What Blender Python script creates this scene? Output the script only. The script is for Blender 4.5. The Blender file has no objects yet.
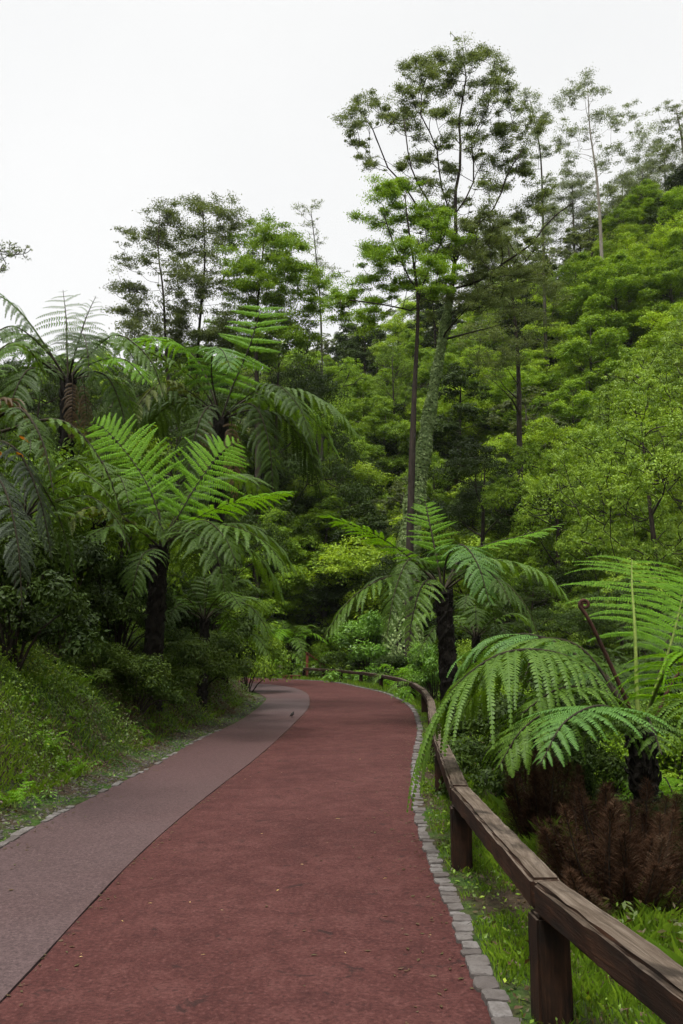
import bpy, bmesh, math, random
import numpy as np
from mathutils import Vector, Matrix

R = math.radians
scene = bpy.context.scene
col = scene.collection

# ------------------------------------------------------------------ camera, sky, sun, exposure
F = 850.0
PITCH = math.atan(138.0 / F)
CAM_H = 1.63
cam_d = bpy.data.cameras.new('camera')
cam = bpy.data.objects.new('camera', cam_d)
col.objects.link(cam)
cam.location = (0, 0, CAM_H)
cam.rotation_euler = (math.pi / 2 + PITCH, 0, 0)
cam_d.sensor_fit = 'VERTICAL'
cam_d.sensor_height = 36.0
cam_d.sensor_width = 24.0
cam_d.lens = 36.0 * F / 1024.0
cam_d.clip_start = 0.05
cam_d.clip_end = 3000
scene.camera = cam

SUN_EL, SUN_AZ = 68.0, -150.0      # azimuth from +Y towards +X: behind the camera, from the left
w = bpy.data.worlds.new("World")
scene.world = w
w.use_nodes = True
nt = w.node_tree
nt.nodes.clear()
sky = nt.nodes.new('ShaderNodeTexSky')
sky.sky_type = 'NISHITA'
sky.sun_disc = False
sky.sun_elevation = R(SUN_EL)
sky.sun_rotation = R(SUN_AZ)
sky.air_density = 1.0
sky.dust_density = 4.0
hs = nt.nodes.new('ShaderNodeHueSaturation')     # a closed white cloud layer: hardly any blue left
hs.inputs['Saturation'].default_value = 0.04
bg = nt.nodes.new('ShaderNodeBackground')
bg.inputs['Strength'].default_value = 0.14
wo = nt.nodes.new('ShaderNodeOutputWorld')
nt.links.new(sky.outputs[0], hs.inputs['Color'])
# the cloud layer itself: nearly even white, with a faint large-scale mottling
tcw = nt.nodes.new('ShaderNodeTexCoord')
nzw = nt.nodes.new('ShaderNodeTexNoise'); nzw.inputs['Scale'].default_value = 2.2; nzw.inputs['Detail'].default_value = 5
nt.links.new(tcw.outputs['Generated'], nzw.inputs['Vector'])
rpw = nt.nodes.new('ShaderNodeValToRGB')
rpw.color_ramp.elements[0].position = 0.35; rpw.color_ramp.elements[0].color = (2.32, 2.34, 2.36, 1)
rpw.color_ramp.elements[1].position = 0.7; rpw.color_ramp.elements[1].color = (2.52, 2.52, 2.52, 1)
nt.links.new(nzw.outputs[0], rpw.inputs[0])
mxw = nt.nodes.new('ShaderNodeMix'); mxw.data_type = 'RGBA'; mxw.inputs[0].default_value = 0.8
nt.links.new(hs.outputs[0], mxw.inputs[6]); nt.links.new(rpw.outputs[0], mxw.inputs[7])
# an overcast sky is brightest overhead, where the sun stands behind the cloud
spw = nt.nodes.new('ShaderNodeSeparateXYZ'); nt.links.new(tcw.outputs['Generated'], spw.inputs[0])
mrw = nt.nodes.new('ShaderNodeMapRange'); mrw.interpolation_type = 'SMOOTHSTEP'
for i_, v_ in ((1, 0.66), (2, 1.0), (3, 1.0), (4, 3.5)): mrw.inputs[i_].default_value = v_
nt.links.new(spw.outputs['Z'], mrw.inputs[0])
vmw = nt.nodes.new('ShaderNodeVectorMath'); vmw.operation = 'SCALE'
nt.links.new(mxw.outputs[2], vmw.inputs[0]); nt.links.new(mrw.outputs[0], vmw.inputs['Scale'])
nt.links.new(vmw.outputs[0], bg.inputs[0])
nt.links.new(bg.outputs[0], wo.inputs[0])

sd = bpy.data.lights.new('sun', 'SUN')
so = bpy.data.objects.new('sun', sd)
col.objects.link(so)
sd.energy = 1.5
sd.angle = R(12)
sd.color = (1.0, 0.97, 0.92)
az, el = R(SUN_AZ), R(SUN_EL)
sdir = Vector((math.sin(az) * math.cos(el), math.cos(az) * math.cos(el), math.sin(el)))
so.rotation_euler = (-sdir).to_track_quat('-Z', 'Y').to_euler()
so.location = (0, 0, 60)

scene.view_settings.view_transform = 'Standard'
scene.view_settings.look = 'None'
scene.view_settings.exposure = 1.4
scene.view_settings.gamma = 1.0
scene.render.engine = 'CYCLES'
scene.cycles.max_bounces = 6
scene.cycles.diffuse_bounces = 4
scene.cycles.glossy_bounces = 2
scene.cycles.transmission_bounces = 4
scene.cycles.transparent_max_bounces = 4
scene.cycles.caustics_reflective = False
scene.cycles.caustics_refractive = False

# ------------------------------------------------------------------ pixel -> world
CT, ST = math.cos(PITCH), math.sin(PITCH)
def ray(px, py):
    u, v = (px - 341.5) / F, (512.0 - py) / F
    return np.array([u, CT - v * ST, ST + v * CT])
def at(px, py, Y):
    d = ray(px, py)
    return np.array([0, 0, CAM_H]) + d * (Y / d[1])
def gnd(px, py, z=0.0):
    d = ray(px, py)
    return np.array([0, 0, CAM_H]) + d * ((z - CAM_H) / d[2])
def proj(p):
    x, y, z = p[0], p[1], p[2] - CAM_H
    f = y * CT + z * ST
    return 341.5 + F * x / f, 512.0 - F * (-y * ST + z * CT) / f

# ------------------------------------------------------------------ object helpers
def tag(o, label=None, cat=None, group=None, kind=None):
    if label: o['label'] = label
    if cat: o['category'] = cat
    if group: o['group'] = group
    if kind: o['kind'] = kind
    return o
def empty(name, loc=(0, 0, 0), rz=0.0):
    o = bpy.data.objects.new(name, None)
    col.objects.link(o)
    o.empty_display_size = 0.2
    o.location = loc
    o.rotation_euler = (0, 0, rz)
    return o
def link_mesh(name, me, mat=None, parent=None):
    o = bpy.data.objects.new(name, me)
    col.objects.link(o)
    if mat is not None and len(me.materials) == 0:
        me.materials.append(mat)
    if parent is not None:
        o.parent = parent
    return o
def np_mesh(name, V, Fc, tint=None, smooth=False):
    """V (n,3), Fc list of (m,k) int arrays"""
    V = np.asarray(V, dtype=np.float32)
    if not isinstance(Fc, (list, tuple)): Fc = [Fc]
    Fc = [np.asarray(f, dtype=np.int32) for f in Fc if len(f)]
    me = bpy.data.meshes.new(name)
    me.vertices.add(len(V))
    me.vertices.foreach_set('co', V.ravel())
    loops = np.concatenate([f.ravel() for f in Fc])
    tot = np.concatenate([np.full(len(f), f.shape[1], dtype=np.int32) for f in Fc])
    st = np.concatenate([[0], np.cumsum(tot)[:-1]]).astype(np.int32)
    me.loops.add(len(loops))
    me.loops.foreach_set('vertex_index', loops)
    me.polygons.add(len(tot))
    me.polygons.foreach_set('loop_start', st)
    me.polygons.foreach_set('loop_total', tot)
    me.polygons.foreach_set('use_smooth', np.full(len(tot), bool(smooth)))
    if tint is not None:
        a = me.attributes.new('tint', 'FLOAT', 'POINT')
        a.data.foreach_set('value', np.asarray(tint, dtype=np.float32))
    me.update(calc_edges=True)
    me.validate(verbose=False)
    return me
class Acc:
    """collects geometry for one mesh"""
    def __init__(s): s.V, s.F, s.T, s.n = [], {}, [], 0
    def add(s, V, Fc, tint=0.5):
        V = np.asarray(V, float).reshape(-1, 3)
        for f in (Fc if isinstance(Fc, list) else [Fc]):
            f = np.asarray(f, dtype=np.int64)
            if len(f): s.F.setdefault(f.shape[1], []).append(f + s.n)
        s.V.append(V)
        s.T.append(np.broadcast_to(np.asarray(tint, float), (len(V),)))
        s.n += len(V)
    def mesh(s, name, smooth=False):
        return np_mesh(name, np.concatenate(s.V), [np.concatenate(f) for f in s.F.values()], np.concatenate(s.T), smooth)
    def build(s, name, mat, parent=None, smooth=False):
        return link_mesh(name, s.mesh(name, smooth), mat, parent)
def unit(a):
    a = np.asarray(a, float)
    return a / np.maximum(np.linalg.norm(a, axis=-1, keepdims=True), 1e-9)
def tube(P, r, k=6, cap=True, rough=0.0, rng=None):
    P = np.asarray(P, float)
    n = len(P)
    r = np.broadcast_to(np.asarray(r, float), (n,))
    T = np.gradient(P, axis=0)
    T = unit(T)
    ref = np.array([0.31, 0.95, 0.07]) if abs(T[:, 2]).mean() > 0.6 else np.array([0.1, 0.05, 1.0])
    A = unit(np.cross(T, ref)); B = np.cross(T, A)
    th = np.arange(k) * 2 * math.pi / k
    rr = r[:, None] * np.ones((n, k))
    if rough and rng is not None:
        rr = rr * (1 + rng.uniform(-rough, rough, (n, k)))
    V = P[:, None, :] + rr[..., None] * (np.cos(th)[None, :, None] * A[:, None, :] + np.sin(th)[None, :, None] * B[:, None, :])
    i = np.arange(n - 1)[:, None] * k
    j = np.arange(k)[None, :]
    j2 = (j + 1) % k
    Fq = np.stack([i + j, i + j2, i + k + j2, i + k + j], -1).reshape(-1, 4)
    V = V.reshape(-1, 3)
    Fs = [Fq]
    if cap:
        V = np.vstack([V, P[0], P[-1]])
        jj = np.arange(k); j2 = (jj + 1) % k
        Fs.append(np.concatenate([np.stack([j2, jj, np.full(k, n * k)], -1),
                                  np.stack([(n - 1) * k + jj, (n - 1) * k + j2, np.full(k, n * k + 1)], -1)]))
    return V, Fs
def catmull(P, m):
    P = np.asarray(P, float)
    if len(P) == 2:
        t = np.linspace(0, 1, m)[:, None]
        return P[0] * (1 - t) + P[1] * t
    Q = np.vstack([2 * P[0] - P[1], P, 2 * P[-1] - P[-2]])
    out = []
    seg = len(P) - 1
    for tt in np.linspace(0, seg, m * 4):
        i = min(int(tt), seg - 1); t = tt - i
        p0, p1, p2, p3 = Q[i], Q[i + 1], Q[i + 2], Q[i + 3]
        out.append(0.5 * (2 * p1 + (p2 - p0) * t + (2 * p0 - 5 * p1 + 4 * p2 - p3) * t * t + (3 * p1 - p0 - 3 * p2 + p3) * t ** 3))
    return resample(np.array(out), m)
def resample(P, m):
    P = np.asarray(P, float)
    s = np.concatenate([[0], np.cumsum(np.linalg.norm(np.diff(P, axis=0), axis=1))])
    q = np.linspace(0, s[-1], m)
    return np.stack([np.interp(q, s, P[:, k]) for k in range(P.shape[1])], -1)
def box_bm(sx, sy, sz, bevel=0.01, seg=2, cuts=0, jitter=0.0, seed=0):
    bm = bmesh.new()
    bmesh.ops.create_cube(bm, size=1)
    bmesh.ops.scale(bm, vec=(sx, sy, sz), verts=bm.verts)
    bmesh.ops.bevel(bm, geom=list(bm.edges), offset=bevel, segments=seg, affect='EDGES')
    if cuts:
        ee = [e for e in bm.edges if abs((e.verts[0].co - e.verts[1].co).x) > 0.5 * sx]
        bmesh.ops.subdivide_edges(bm, edges=ee, cuts=cuts, use_grid_fill=True)
    if jitter:
        rg = random.Random(seed)
        for v in bm.verts:
            v.co += Vector((0, rg.uniform(-1, 1), rg.uniform(-1, 1))) * jitter
    return bm
def bm_obj(bm, name, mat, parent=None, smooth=False):
    me = bpy.data.meshes.new(name)
    bm.to_mesh(me); bm.free()
    if smooth:
        me.polygons.foreach_set('use_smooth', np.ones(len(me.polygons), dtype=bool))
    return link_mesh(name, me, mat, parent)
def kids(o):
    return [c for c in ALLKIDS.get(o.name, [])] if False else list(o.children)
def copy_tree(o, parent=None):
    c = o.copy()
    col.objects.link(c)
    if parent is not None: c.parent = parent
    for ch in list(o.children): copy_tree(ch, c)
    return c

# ------------------------------------------------------------------ materials
def new_mat(name):
    m = bpy.data.materials.new(name)
    m.use_nodes = True
    t = m.node_tree
    t.nodes.clear()
    out = t.nodes.new('ShaderNodeOutputMaterial')
    b = t.nodes.new('ShaderNodeBsdfPrincipled')
    t.links.new(b.outputs[0], out.inputs[0])
    return m, t, b, out
def N(t, typ, **kw):
    n = t.nodes.new(typ)
    for k, v in kw.items():
        if k in n.inputs: n.inputs[k].default_value = v
        else: setattr(n, k, v)
    return n
def mixc(t, fac, a, b, typ='MIX'):
    n = t.nodes.new('ShaderNodeMix')
    n.data_type = 'RGBA'; n.blend_type = typ
    for idx, v in ((0, fac), (6, a), (7, b)):
        if hasattr(v, 'links') or hasattr(v, 'is_output'): t.links.new(v, n.inputs[idx])
        elif isinstance(v, (int, float)): n.inputs[idx].default_value = v
        else: n.inputs[idx].default_value = (*v, 1)
    return n.outputs[2]
def ramp(t, src, stops):
    n = t.nodes.new('ShaderNodeValToRGB')
    els = n.color_ramp.elements
    while len(els) < len(stops): els.new(0.5)
    for e, (p, c) in zip(els, stops):
        e.position = p
        e.color = (*c, 1) if not isinstance(c, (int, float)) else (c, c, c, 1)
    t.links.new(src, n.inputs[0])
    return n.outputs[0]
def noise(t, scale, detail=4, rough=0.6, vec=None, dist=0.0):
    n = N(t, 'ShaderNodeTexNoise', Scale=scale, Detail=detail, Roughness=rough, Distortion=dist)
    if vec is not None: t.links.new(vec, n.inputs['Vector'])
    return n.outputs[0]
def bump(t, b, src, strength=0.3, dist=0.02):
    n = N(t, 'ShaderNodeBump', Strength=strength, Distance=dist)
    t.links.new(src, n.inputs['Height'])
    t.links.new(n.outputs[0], b.inputs['Normal'])
def leaf_mat(name, dark, light, trans=0.35, rough=0.5, vary=0.25, tcol=None, spec=0.35, bands=None):
    m, t, b, out = new_mat(name)
    at_ = N(t, 'ShaderNodeAttribute', attribute_name='tint')
    oi = N(t, 'ShaderNodeObjectInfo')
    c = ramp(t, at_.outputs['Fac'], bands) if bands else mixc(t, at_.outputs['Fac'], dark, light)
    hv = N(t, 'ShaderNodeHueSaturation')
    mr = N(t, 'ShaderNodeMapRange'); mr.inputs[3].default_value = 1 - vary; mr.inputs[4].default_value = 1 + vary
    t.links.new(oi.outputs['Random'], mr.inputs[0])
    t.links.new(mr.outputs[0], hv.inputs['Value'])
    t.links.new(c, hv.inputs['Color'])
    t.links.new(hv.outputs[0], b.inputs['Base Color'])
    b.inputs['Roughness'].default_value = rough
    b.inputs['Specular IOR Level'].default_value = spec
    tr = N(t, 'ShaderNodeBsdfTranslucent')
    tc = mixc(t, 1.0, hv.outputs[0], tcol or (1.25, 1.2, 0.5), 'MULTIPLY')
    t.links.new(tc, tr.inputs[0])
    mx = N(t, 'ShaderNodeMixShader', Fac=trans)
    t.links.new(b.outputs[0], mx.inputs[1]); t.links.new(tr.outputs[0], mx.inputs[2])
    t.links.new(mx.outputs[0], out.inputs[0])
    return m
def bark_mat(name, dark, light, scale=6.0, moss=None, stretch=0.25):
    m, t, b, out = new_mat(name)
    tc = N(t, 'ShaderNodeTexCoord'); mp = N(t, 'ShaderNodeMapping')
    mp.inputs['Scale'].default_value = (1, 1, stretch)
    t.links.new(tc.outputs['Object'], mp.inputs[0])
    n1 = noise(t, scale, 8, 0.7, mp.outputs[0], 0.5)
    c = ramp(t, n1, [(0.35, dark), (0.7, light)])
    if moss:
        n2 = noise(t, scale * 0.25, 3, 0.6, tc.outputs['Object'])
        c = mixc(t, ramp(t, n2, [(0.5, 0.0), (0.6, 1.0)]), c, moss)
    t.links.new(c, b.inputs['Base Color'])
    b.inputs['Roughness'].default_value = 0.9
    b.inputs['Specular IOR Level'].default_value = 0.2
    bump(t, b, n1, 0.6, 0.05)
    return m

M = {}
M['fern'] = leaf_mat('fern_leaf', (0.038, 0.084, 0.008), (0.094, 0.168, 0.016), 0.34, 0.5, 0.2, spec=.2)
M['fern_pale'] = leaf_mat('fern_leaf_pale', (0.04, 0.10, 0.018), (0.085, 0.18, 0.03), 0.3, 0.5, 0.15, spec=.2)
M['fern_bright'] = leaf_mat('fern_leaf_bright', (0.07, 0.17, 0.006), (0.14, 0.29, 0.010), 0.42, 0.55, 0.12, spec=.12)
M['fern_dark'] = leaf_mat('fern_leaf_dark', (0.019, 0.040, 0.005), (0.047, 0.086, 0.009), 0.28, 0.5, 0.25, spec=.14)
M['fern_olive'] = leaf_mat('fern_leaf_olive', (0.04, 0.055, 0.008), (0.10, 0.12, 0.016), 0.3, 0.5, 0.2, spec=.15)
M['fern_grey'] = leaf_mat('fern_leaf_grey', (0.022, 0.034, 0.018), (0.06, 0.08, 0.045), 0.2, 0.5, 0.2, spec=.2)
M['fern_dead'] = leaf_mat('fern_leaf_dead', (0.06, 0.035, 0.012), (0.14, 0.08, 0.025), 0.3, 0.6, 0.2, (1, 0.8, 0.5))
M['stalk_dark'] = bark_mat('fern_stalk_dark', (0.012, 0.010, 0.006), (0.04, 0.03, 0.015), 30)
M['stalk_green'] = bark_mat('fern_stalk_green', (0.08, 0.12, 0.02), (0.16, 0.2, 0.04), 20)
M['stalk_red'] = bark_mat('fern_stalk_red', (0.022, 0.010, 0.007), (0.075, 0.03, 0.02), 30)
M['fern_trunk'] = bark_mat('fern_trunk', (0.004, 0.003, 0.002), (0.016, 0.012, 0.008), 14, None, 0.6)
M['bark'] = bark_mat('tree_bark', (0.02, 0.016, 0.012), (0.075, 0.062, 0.048), 5, (0.035, 0.05, 0.015))
M['bark_dark'] = bark_mat('tree_bark_dark', (0.012, 0.009, 0.007), (0.045, 0.033, 0.024), 5)
M['bark_pale'] = bark_mat('tree_bark_pale', (0.12, 0.105, 0.085), (0.3, 0.27, 0.22), 3)
M['leaf_lime'] = leaf_mat('leaf_lime', (0.10, 0.185, 0.009), (0.30, 0.42, 0.026), 0.36, 0.5, 0.15, spec=.2)
M['leaf_green'] = leaf_mat('leaf_green', (0.07, 0.138, 0.008), (0.20, 0.31, 0.018), 0.36, 0.5, 0.2, spec=.18)
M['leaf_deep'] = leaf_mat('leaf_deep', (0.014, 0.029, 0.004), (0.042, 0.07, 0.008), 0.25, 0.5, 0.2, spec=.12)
M['leaf_olive'] = leaf_mat('leaf_olive', (0.055, 0.078, 0.024), (0.13, 0.165, 0.052), 0.4, 0.5, 0.2, spec=.2)
M['leaf_gray'] = leaf_mat('leaf_gray', (0.10, 0.13, 0.075), (0.2, 0.24, 0.14), 0.35, 0.5, 0.15)
M['ivy'] = leaf_mat('ivy_leaf', (0.085, 0.145, 0.035), (0.33, 0.42, 0.17), 0.25, 0.5, 0.1, spec=.2)
M['brown_sprays'] = leaf_mat('dead_sprays', (0, 0, 0), (1, 1, 1), 0.2, 0.8, 0.1, (1, 0.7, 0.5), 0.05,
                             bands=[(0.0, (0.014, 0.008, 0.005)), (0.45, (0.048, 0.024, 0.013)), (0.8, (0.072, 0.041, 0.024)), (1.0, (0.12, 0.09, 0.06))])
M['grass'] = leaf_mat('grass_blade', (0.05, 0.12, 0.01), (0.14, 0.26, 0.03), 0.35, 0.5, 0.0,
                      bands=[(0.0, (0.12, 0.085, 0.03)), (0.15, (0.07, 0.10, 0.012)), (0.5, (0.10, 0.19, 0.010)), (1.0, (0.20, 0.31, 0.02))])
M['under'] = leaf_mat('undergrowth_leaf', (0, 0, 0), (1, 1, 1), 0.3, 0.5, 0.0,
                      bands=[(0.0, (0.075, 0.042, 0.02)), (0.2, (0.06, 0.048, 0.016)), (0.3, (0.05, 0.075, 0.008)), (0.65, (0.085, 0.15, 0.008)), (0.9, (0.13, 0.215, 0.012)), (1.0, (0.26, 0.34, 0.03))])
M['leaf_spring'] = leaf_mat('leaf_spring', (0.078, 0.15, 0.010), (0.24, 0.35, 0.03), 0.34, 0.5, 0.12, spec=.25)
M['leaf_under'] = leaf_mat('leaf_under', (0.025, 0.05, 0.007), (0.085, 0.13, 0.014), 0.3, 0.5, 0.25, spec=.15)
M['shrub_lime'] = leaf_mat('shrub_lime', (0.07, 0.17, 0.012), (0.16, 0.31, 0.028), 0.35, 0.45, 0.1)

def road_mat():
    m, t, b, out = new_mat('red_asphalt')
    tc = N(t, 'ShaderNodeTexCoord'); P = tc.outputs['Object']
    n1 = noise(t, 0.7, 5, 0.6, P, 0.4)
    n2 = noise(t, 4.5, 8, 0.72, P, 0.6)
    n3 = noise(t, 42, 5, 0.85, P)
    n4 = noise(t, 3.1, 4, 0.6, P, 1.8)
    n6 = noise(t, 17, 4, 0.6, P)
    c = ramp(t, n1, [(0.3, (0.0360, 0.0096, 0.0079)), (0.5, (0.0480, 0.0142, 0.0119)), (0.72, (0.0640, 0.0222, 0.0187))])
    c = mixc(t, ramp(t, n2, [(0.34, 0.8), (0.5, 0.0)]), c, (0.0305, 0.0088, 0.0076))
    c = mixc(t, ramp(t, n2, [(0.5, 0.0), (0.76, 0.65)]), c, (0.0841, 0.0344, 0.0296))
    c = mixc(t, ramp(t, n3, [(0.36, 0.9), (0.5, 0.0)]), c, (0.0208, 0.0065, 0.0058))
    c = mixc(t, ramp(t, n3, [(0.53, 0.0), (0.68, 0.7)]), c, (0.1041, 0.0459, 0.0390))
    c = mixc(t, ramp(t, n6, [(0.31, 0.75), (0.36, 0.0)]), c, (0.0176, 0.0077, 0.0065))
    c = mixc(t, ramp(t, n4, [(0.31, 0.8), (0.36, 0.0)]), c, (0.0176, 0.0077, 0.0065))
    t.links.new(c, b.inputs['Base Color'])
    b.inputs['Roughness'].default_value = 0.85
    b.inputs['Specular IOR Level'].default_value = 0.15
    hgt = N(t, 'ShaderNodeMath', operation='ADD'); t.links.new(n3, hgt.inputs[0]); t.links.new(n2, hgt.inputs[1])
    bump(t, b, hgt.outputs[0], 0.5, 0.012)
    return m
def path_mat():
    m, t, b, out = new_mat('grey_asphalt')
    tc = N(t, 'ShaderNodeTexCoord'); P = tc.outputs['Object']
    n1 = noise(t, 0.7, 5, 0.6, P, 0.3)
    n3 = noise(t, 45, 5, 0.88, P)
    n5 = noise(t, 0.22, 3, 0.5, P)
    c = ramp(t, n1, [(0.3, (0.0440, 0.0269, 0.0258)), (0.7, (0.0646, 0.0418, 0.0412))])
    c = mixc(t, ramp(t, n5, [(0.45, 0.0), (0.62, 0.5)]), c, (0.0485, 0.0184, 0.0170))
    sep = N(t, 'ShaderNodeSeparateXYZ'); t.links.new(P, sep.inputs[0])
    # red dust tracked over the middle stretch, bare grey beyond the bend
    ry = N(t, 'ShaderNodeMapRange'); ry.inputs[1].default_value = 4; ry.inputs[2].default_value = 14; t.links.new(sep.outputs['Y'], ry.inputs[0])
    ry2 = N(t, 'ShaderNodeMapRange'); ry2.inputs[1].default_value = 24; ry2.inputs[2].default_value = 17; t.links.new(sep.outputs['Y'], ry2.inputs[0])
    mu = N(t, 'ShaderNodeMath', operation='MULTIPLY'); t.links.new(ry.outputs[0], mu.inputs[0]); t.links.new(ry2.outputs[0], mu.inputs[1])
    mu2 = N(t, 'ShaderNodeMath', operation='MULTIPLY'); t.links.new(mu.outputs[0], mu2.inputs[0]); mu2.inputs[1].default_value = 0.75
    c = mixc(t, mu2.outputs[0], c, (0.0485, 0.0193, 0.0173))
    c = mixc(t, ramp(t, n3, [(0.36, 0.95), (0.5, 0.0)]), c, (0.0181, 0.0109, 0.0108))
    c = mixc(t, ramp(t, n3, [(0.52, 0.0), (0.66, 0.75)]), c, (0.1035, 0.0696, 0.0670))
    t.links.new(c, b.inputs['Base Color'])
    b.inputs['Roughness'].default_value = 0.75
    b.inputs['Specular IOR Level'].default_value = 0.22
    bump(t, b, n3, 0.35, 0.008)
    return m
def ground_mat():
    m, t, b, out = new_mat('forest_floor')
    tc = N(t, 'ShaderNodeTexCoord'); P = tc.outputs['Object']
    n1 = noise(t, 1.3, 6, 0.65, P, 0.5)
    n2 = noise(t, 14, 6, 0.75, P)
    soil = ramp(t, n2, [(0.3, (0.0126, 0.0090, 0.0056)), (0.55, (0.0420, 0.0285, 0.0168)), (0.8, (0.0770, 0.0600, 0.0385))])
    moss = ramp(t, n2, [(0.3, (0.0105, 0.0263, 0.0042)), (0.7, (0.0420, 0.0825, 0.0098))])
    c = mixc(t, ramp(t, n1, [(0.42, 0.0), (0.56, 1.0)]), soil, moss)
    t.links.new(c, b.inputs['Base Color'])
    b.inputs['Roughness'].default_value = 0.95
    b.inputs['Specular IOR Level'].default_value = 0.15
    bump(t, b, n2, 0.8, 0.05)
    return m
def stone_mat():
    m, t, b, out = new_mat('kerb_stone')
    tc = N(t, 'ShaderNodeTexCoord'); P = tc.outputs['Object']
    at_ = N(t, 'ShaderNodeAttribute', attribute_name='tint')
    n1 = noise(t, 9, 6, 0.7, P); n2 = noise(t, 60, 4, 0.7, P)
    c = ramp(t, at_.outputs['Fac'], [(0.0, (0.0521, 0.0414, 0.0365)), (0.5, (0.0893, 0.0774, 0.0696)), (1.0, (0.1339, 0.1224, 0.1148))])
    c = mixc(t, ramp(t, n1, [(0.35, 0.7), (0.6, 0.0)]), c, (0.0372, 0.0270, 0.0209))
    c = mixc(t, ramp(t, n2, [(0.3, 0.5), (0.5, 0.0)]), c, (0.0260, 0.0216, 0.0191))
    t.links.new(c, b.inputs['Base Color'])
    b.inputs['Roughness'].default_value = 0.8
    bump(t, b, n2, 0.5, 0.01)
    return m
def wood_mat(name='weathered_wood', red=False):
    m, t, b, out = new_mat(name)
    tc = N(t, 'ShaderNodeTexCoord'); mp = N(t, 'ShaderNodeMapping')
    mp.inputs['Scale'].default_value = (0.9, 14, 14)
    t.links.new(tc.outputs['Object'], mp.inputs[0])
    g1 = noise(t, 2.0, 8, 0.75, mp.outputs[0], 0.6)
    mp2 = N(t, 'ShaderNodeMapping'); mp2.inputs['Scale'].default_value = (1, 2.5, 2.5)
    t.links.new(tc.outputs['Object'], mp2.inputs[0])
    g2 = noise(t, 2.2, 5, 0.65, mp2.outputs[0], 0.4)
    side = ramp(t, g1, [(0.3, (0.008, 0.005, 0.003)), (0.52, (0.028, 0.013, 0.007)), (0.75, (0.065, 0.028, 0.014))] if not red else
                [(0.3, (0.07, 0.02, 0.012)), (0.6, (0.16, 0.05, 0.03)), (0.8, (0.2, 0.07, 0.045))])
    side = mixc(t, ramp(t, g2, [(0.35, 0.85), (0.55, 0.0)]), side, (0.006, 0.005, 0.004))
    side = mixc(t, ramp(t, g2, [(0.6, 0.0), (0.72, 0.35)]), side, (0.03, 0.034, 0.014))
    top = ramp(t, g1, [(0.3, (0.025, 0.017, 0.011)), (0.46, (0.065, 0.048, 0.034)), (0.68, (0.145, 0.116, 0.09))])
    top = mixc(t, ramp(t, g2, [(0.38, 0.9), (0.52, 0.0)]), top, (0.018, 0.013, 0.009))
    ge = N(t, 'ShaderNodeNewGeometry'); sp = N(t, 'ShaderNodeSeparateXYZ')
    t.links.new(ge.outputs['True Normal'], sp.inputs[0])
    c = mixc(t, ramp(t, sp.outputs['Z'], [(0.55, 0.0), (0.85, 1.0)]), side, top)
    t.links.new(c, b.inputs['Base Color'])
    b.inputs['Roughness'].default_value = 0.8
    b.inputs['Specular IOR Level'].default_value = 0.12
    bump(t, b, g1, 0.8, 0.015)
    return m
M['road'] = road_mat(); M['path'] = path_mat(); M['ground'] = ground_mat(); M['stone'] = stone_mat()
M['wood'] = wood_mat(); M['wood_red'] = wood_mat('red_brown_wood', True)
M['gravel'] = leaf_mat('gravel_stone', (0.018, 0.016, 0.013), (0.085, 0.075, 0.063), 0.0, 0.9, 0.0)
M['litter'] = leaf_mat('fallen_leaf', (0.3, 0.2, 0.05), (0.55, 0.45, 0.2), 0.1, 0.6, 0.3)
M['bird'] = bark_mat('dark_feathers', (0.008, 0.007, 0.007), (0.03, 0.025, 0.022), 20)
M['orange'] = leaf_mat('orange_leaf', (0.45, 0.14, 0.01), (0.6, 0.3, 0.03), 0.3, 0.4, 0.1, (1, 0.8, 0.5))

# ------------------------------------------------------------------ road lines
def px_line(pts): return [tuple(gnd(*p)[:2]) for p in pts]
Lp = [(-2.75, -8), (-2.75, 0)] + px_line([(0, 852), (40, 828), (90, 802), (160, 765), (200, 741), (240, 722), (262, 706), (266, 697)]) + [(-4.2, 36.5), (-7, 39.8), (-12, 42.5), (-30, 47)]
Mp = [(-1.55, -8), (-1.55, 0)] + px_line([(0, 1005), (60, 940), (120, 875), (170, 828), (220, 787), (262, 754), (295, 723), (309, 706), (306, 693)]) + [(-2.5, 39.0), (-4.6, 43), (-7.4, 45.2), (-12, 47), (-30, 51)]
Rp = [(0.62, -8), (0.62, 0)] + px_line([(485, 1024), (460, 960), (440, 900), (421, 850), (410, 800), (411, 760), (416, 726), (407, 706), (385, 694), (360, 688), (330, 682)]) + [(-2.4, 47.5), (-6, 51.5), (-13, 55), (-30, 59)]
LL, MM, RR = catmull(Lp, 160), catmull(Mp, 160), catmull(Rp, 160)

def pdist(X, Y, P):
    """distance of points to polyline"""
    best = np.full(X.shape, 1e9)
    for a, b in zip(P[:-1], P[1:]):
        d = b - a; L2 = max(d @ d, 1e-9)
        t = np.clip(((X - a[0]) * d[0] + (Y - a[1]) * d[1]) / L2, 0, 1)
        best = np.minimum(best, np.hypot(X - a[0] - t * d[0], Y - a[1] - t * d[1]))
    return best
def inside(X, Y, P):
    c = np.zeros(X.shape, bool)
    j = len(P) - 1
    for i in range(len(P)):
        xi, yi = P[i]; xj, yj = P[j]
        cond = ((yi > Y) != (yj > Y)) & (X < (xj - xi) * (Y - yi) / (yj - yi + 1e-12) + xi)
        c ^= cond
        j = i
    return c
polyA = np.vstack([LL, [(-900, 47), (-900, -8)]])
polyRoad = np.vstack([LL, RR[::-1]])
def wob(x, y):
    return (np.sin(x * 1.7 + y * 0.9) + np.sin(x * 0.8 - y * 1.3 + 1.1) + 0.6 * np.sin(x * 3.1 + 2 * np.sin(y * 2.3)) + 0.6 * np.sin(y * 3.7 + 1.5 * np.sin(x * 2.9))) / 3.2
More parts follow.
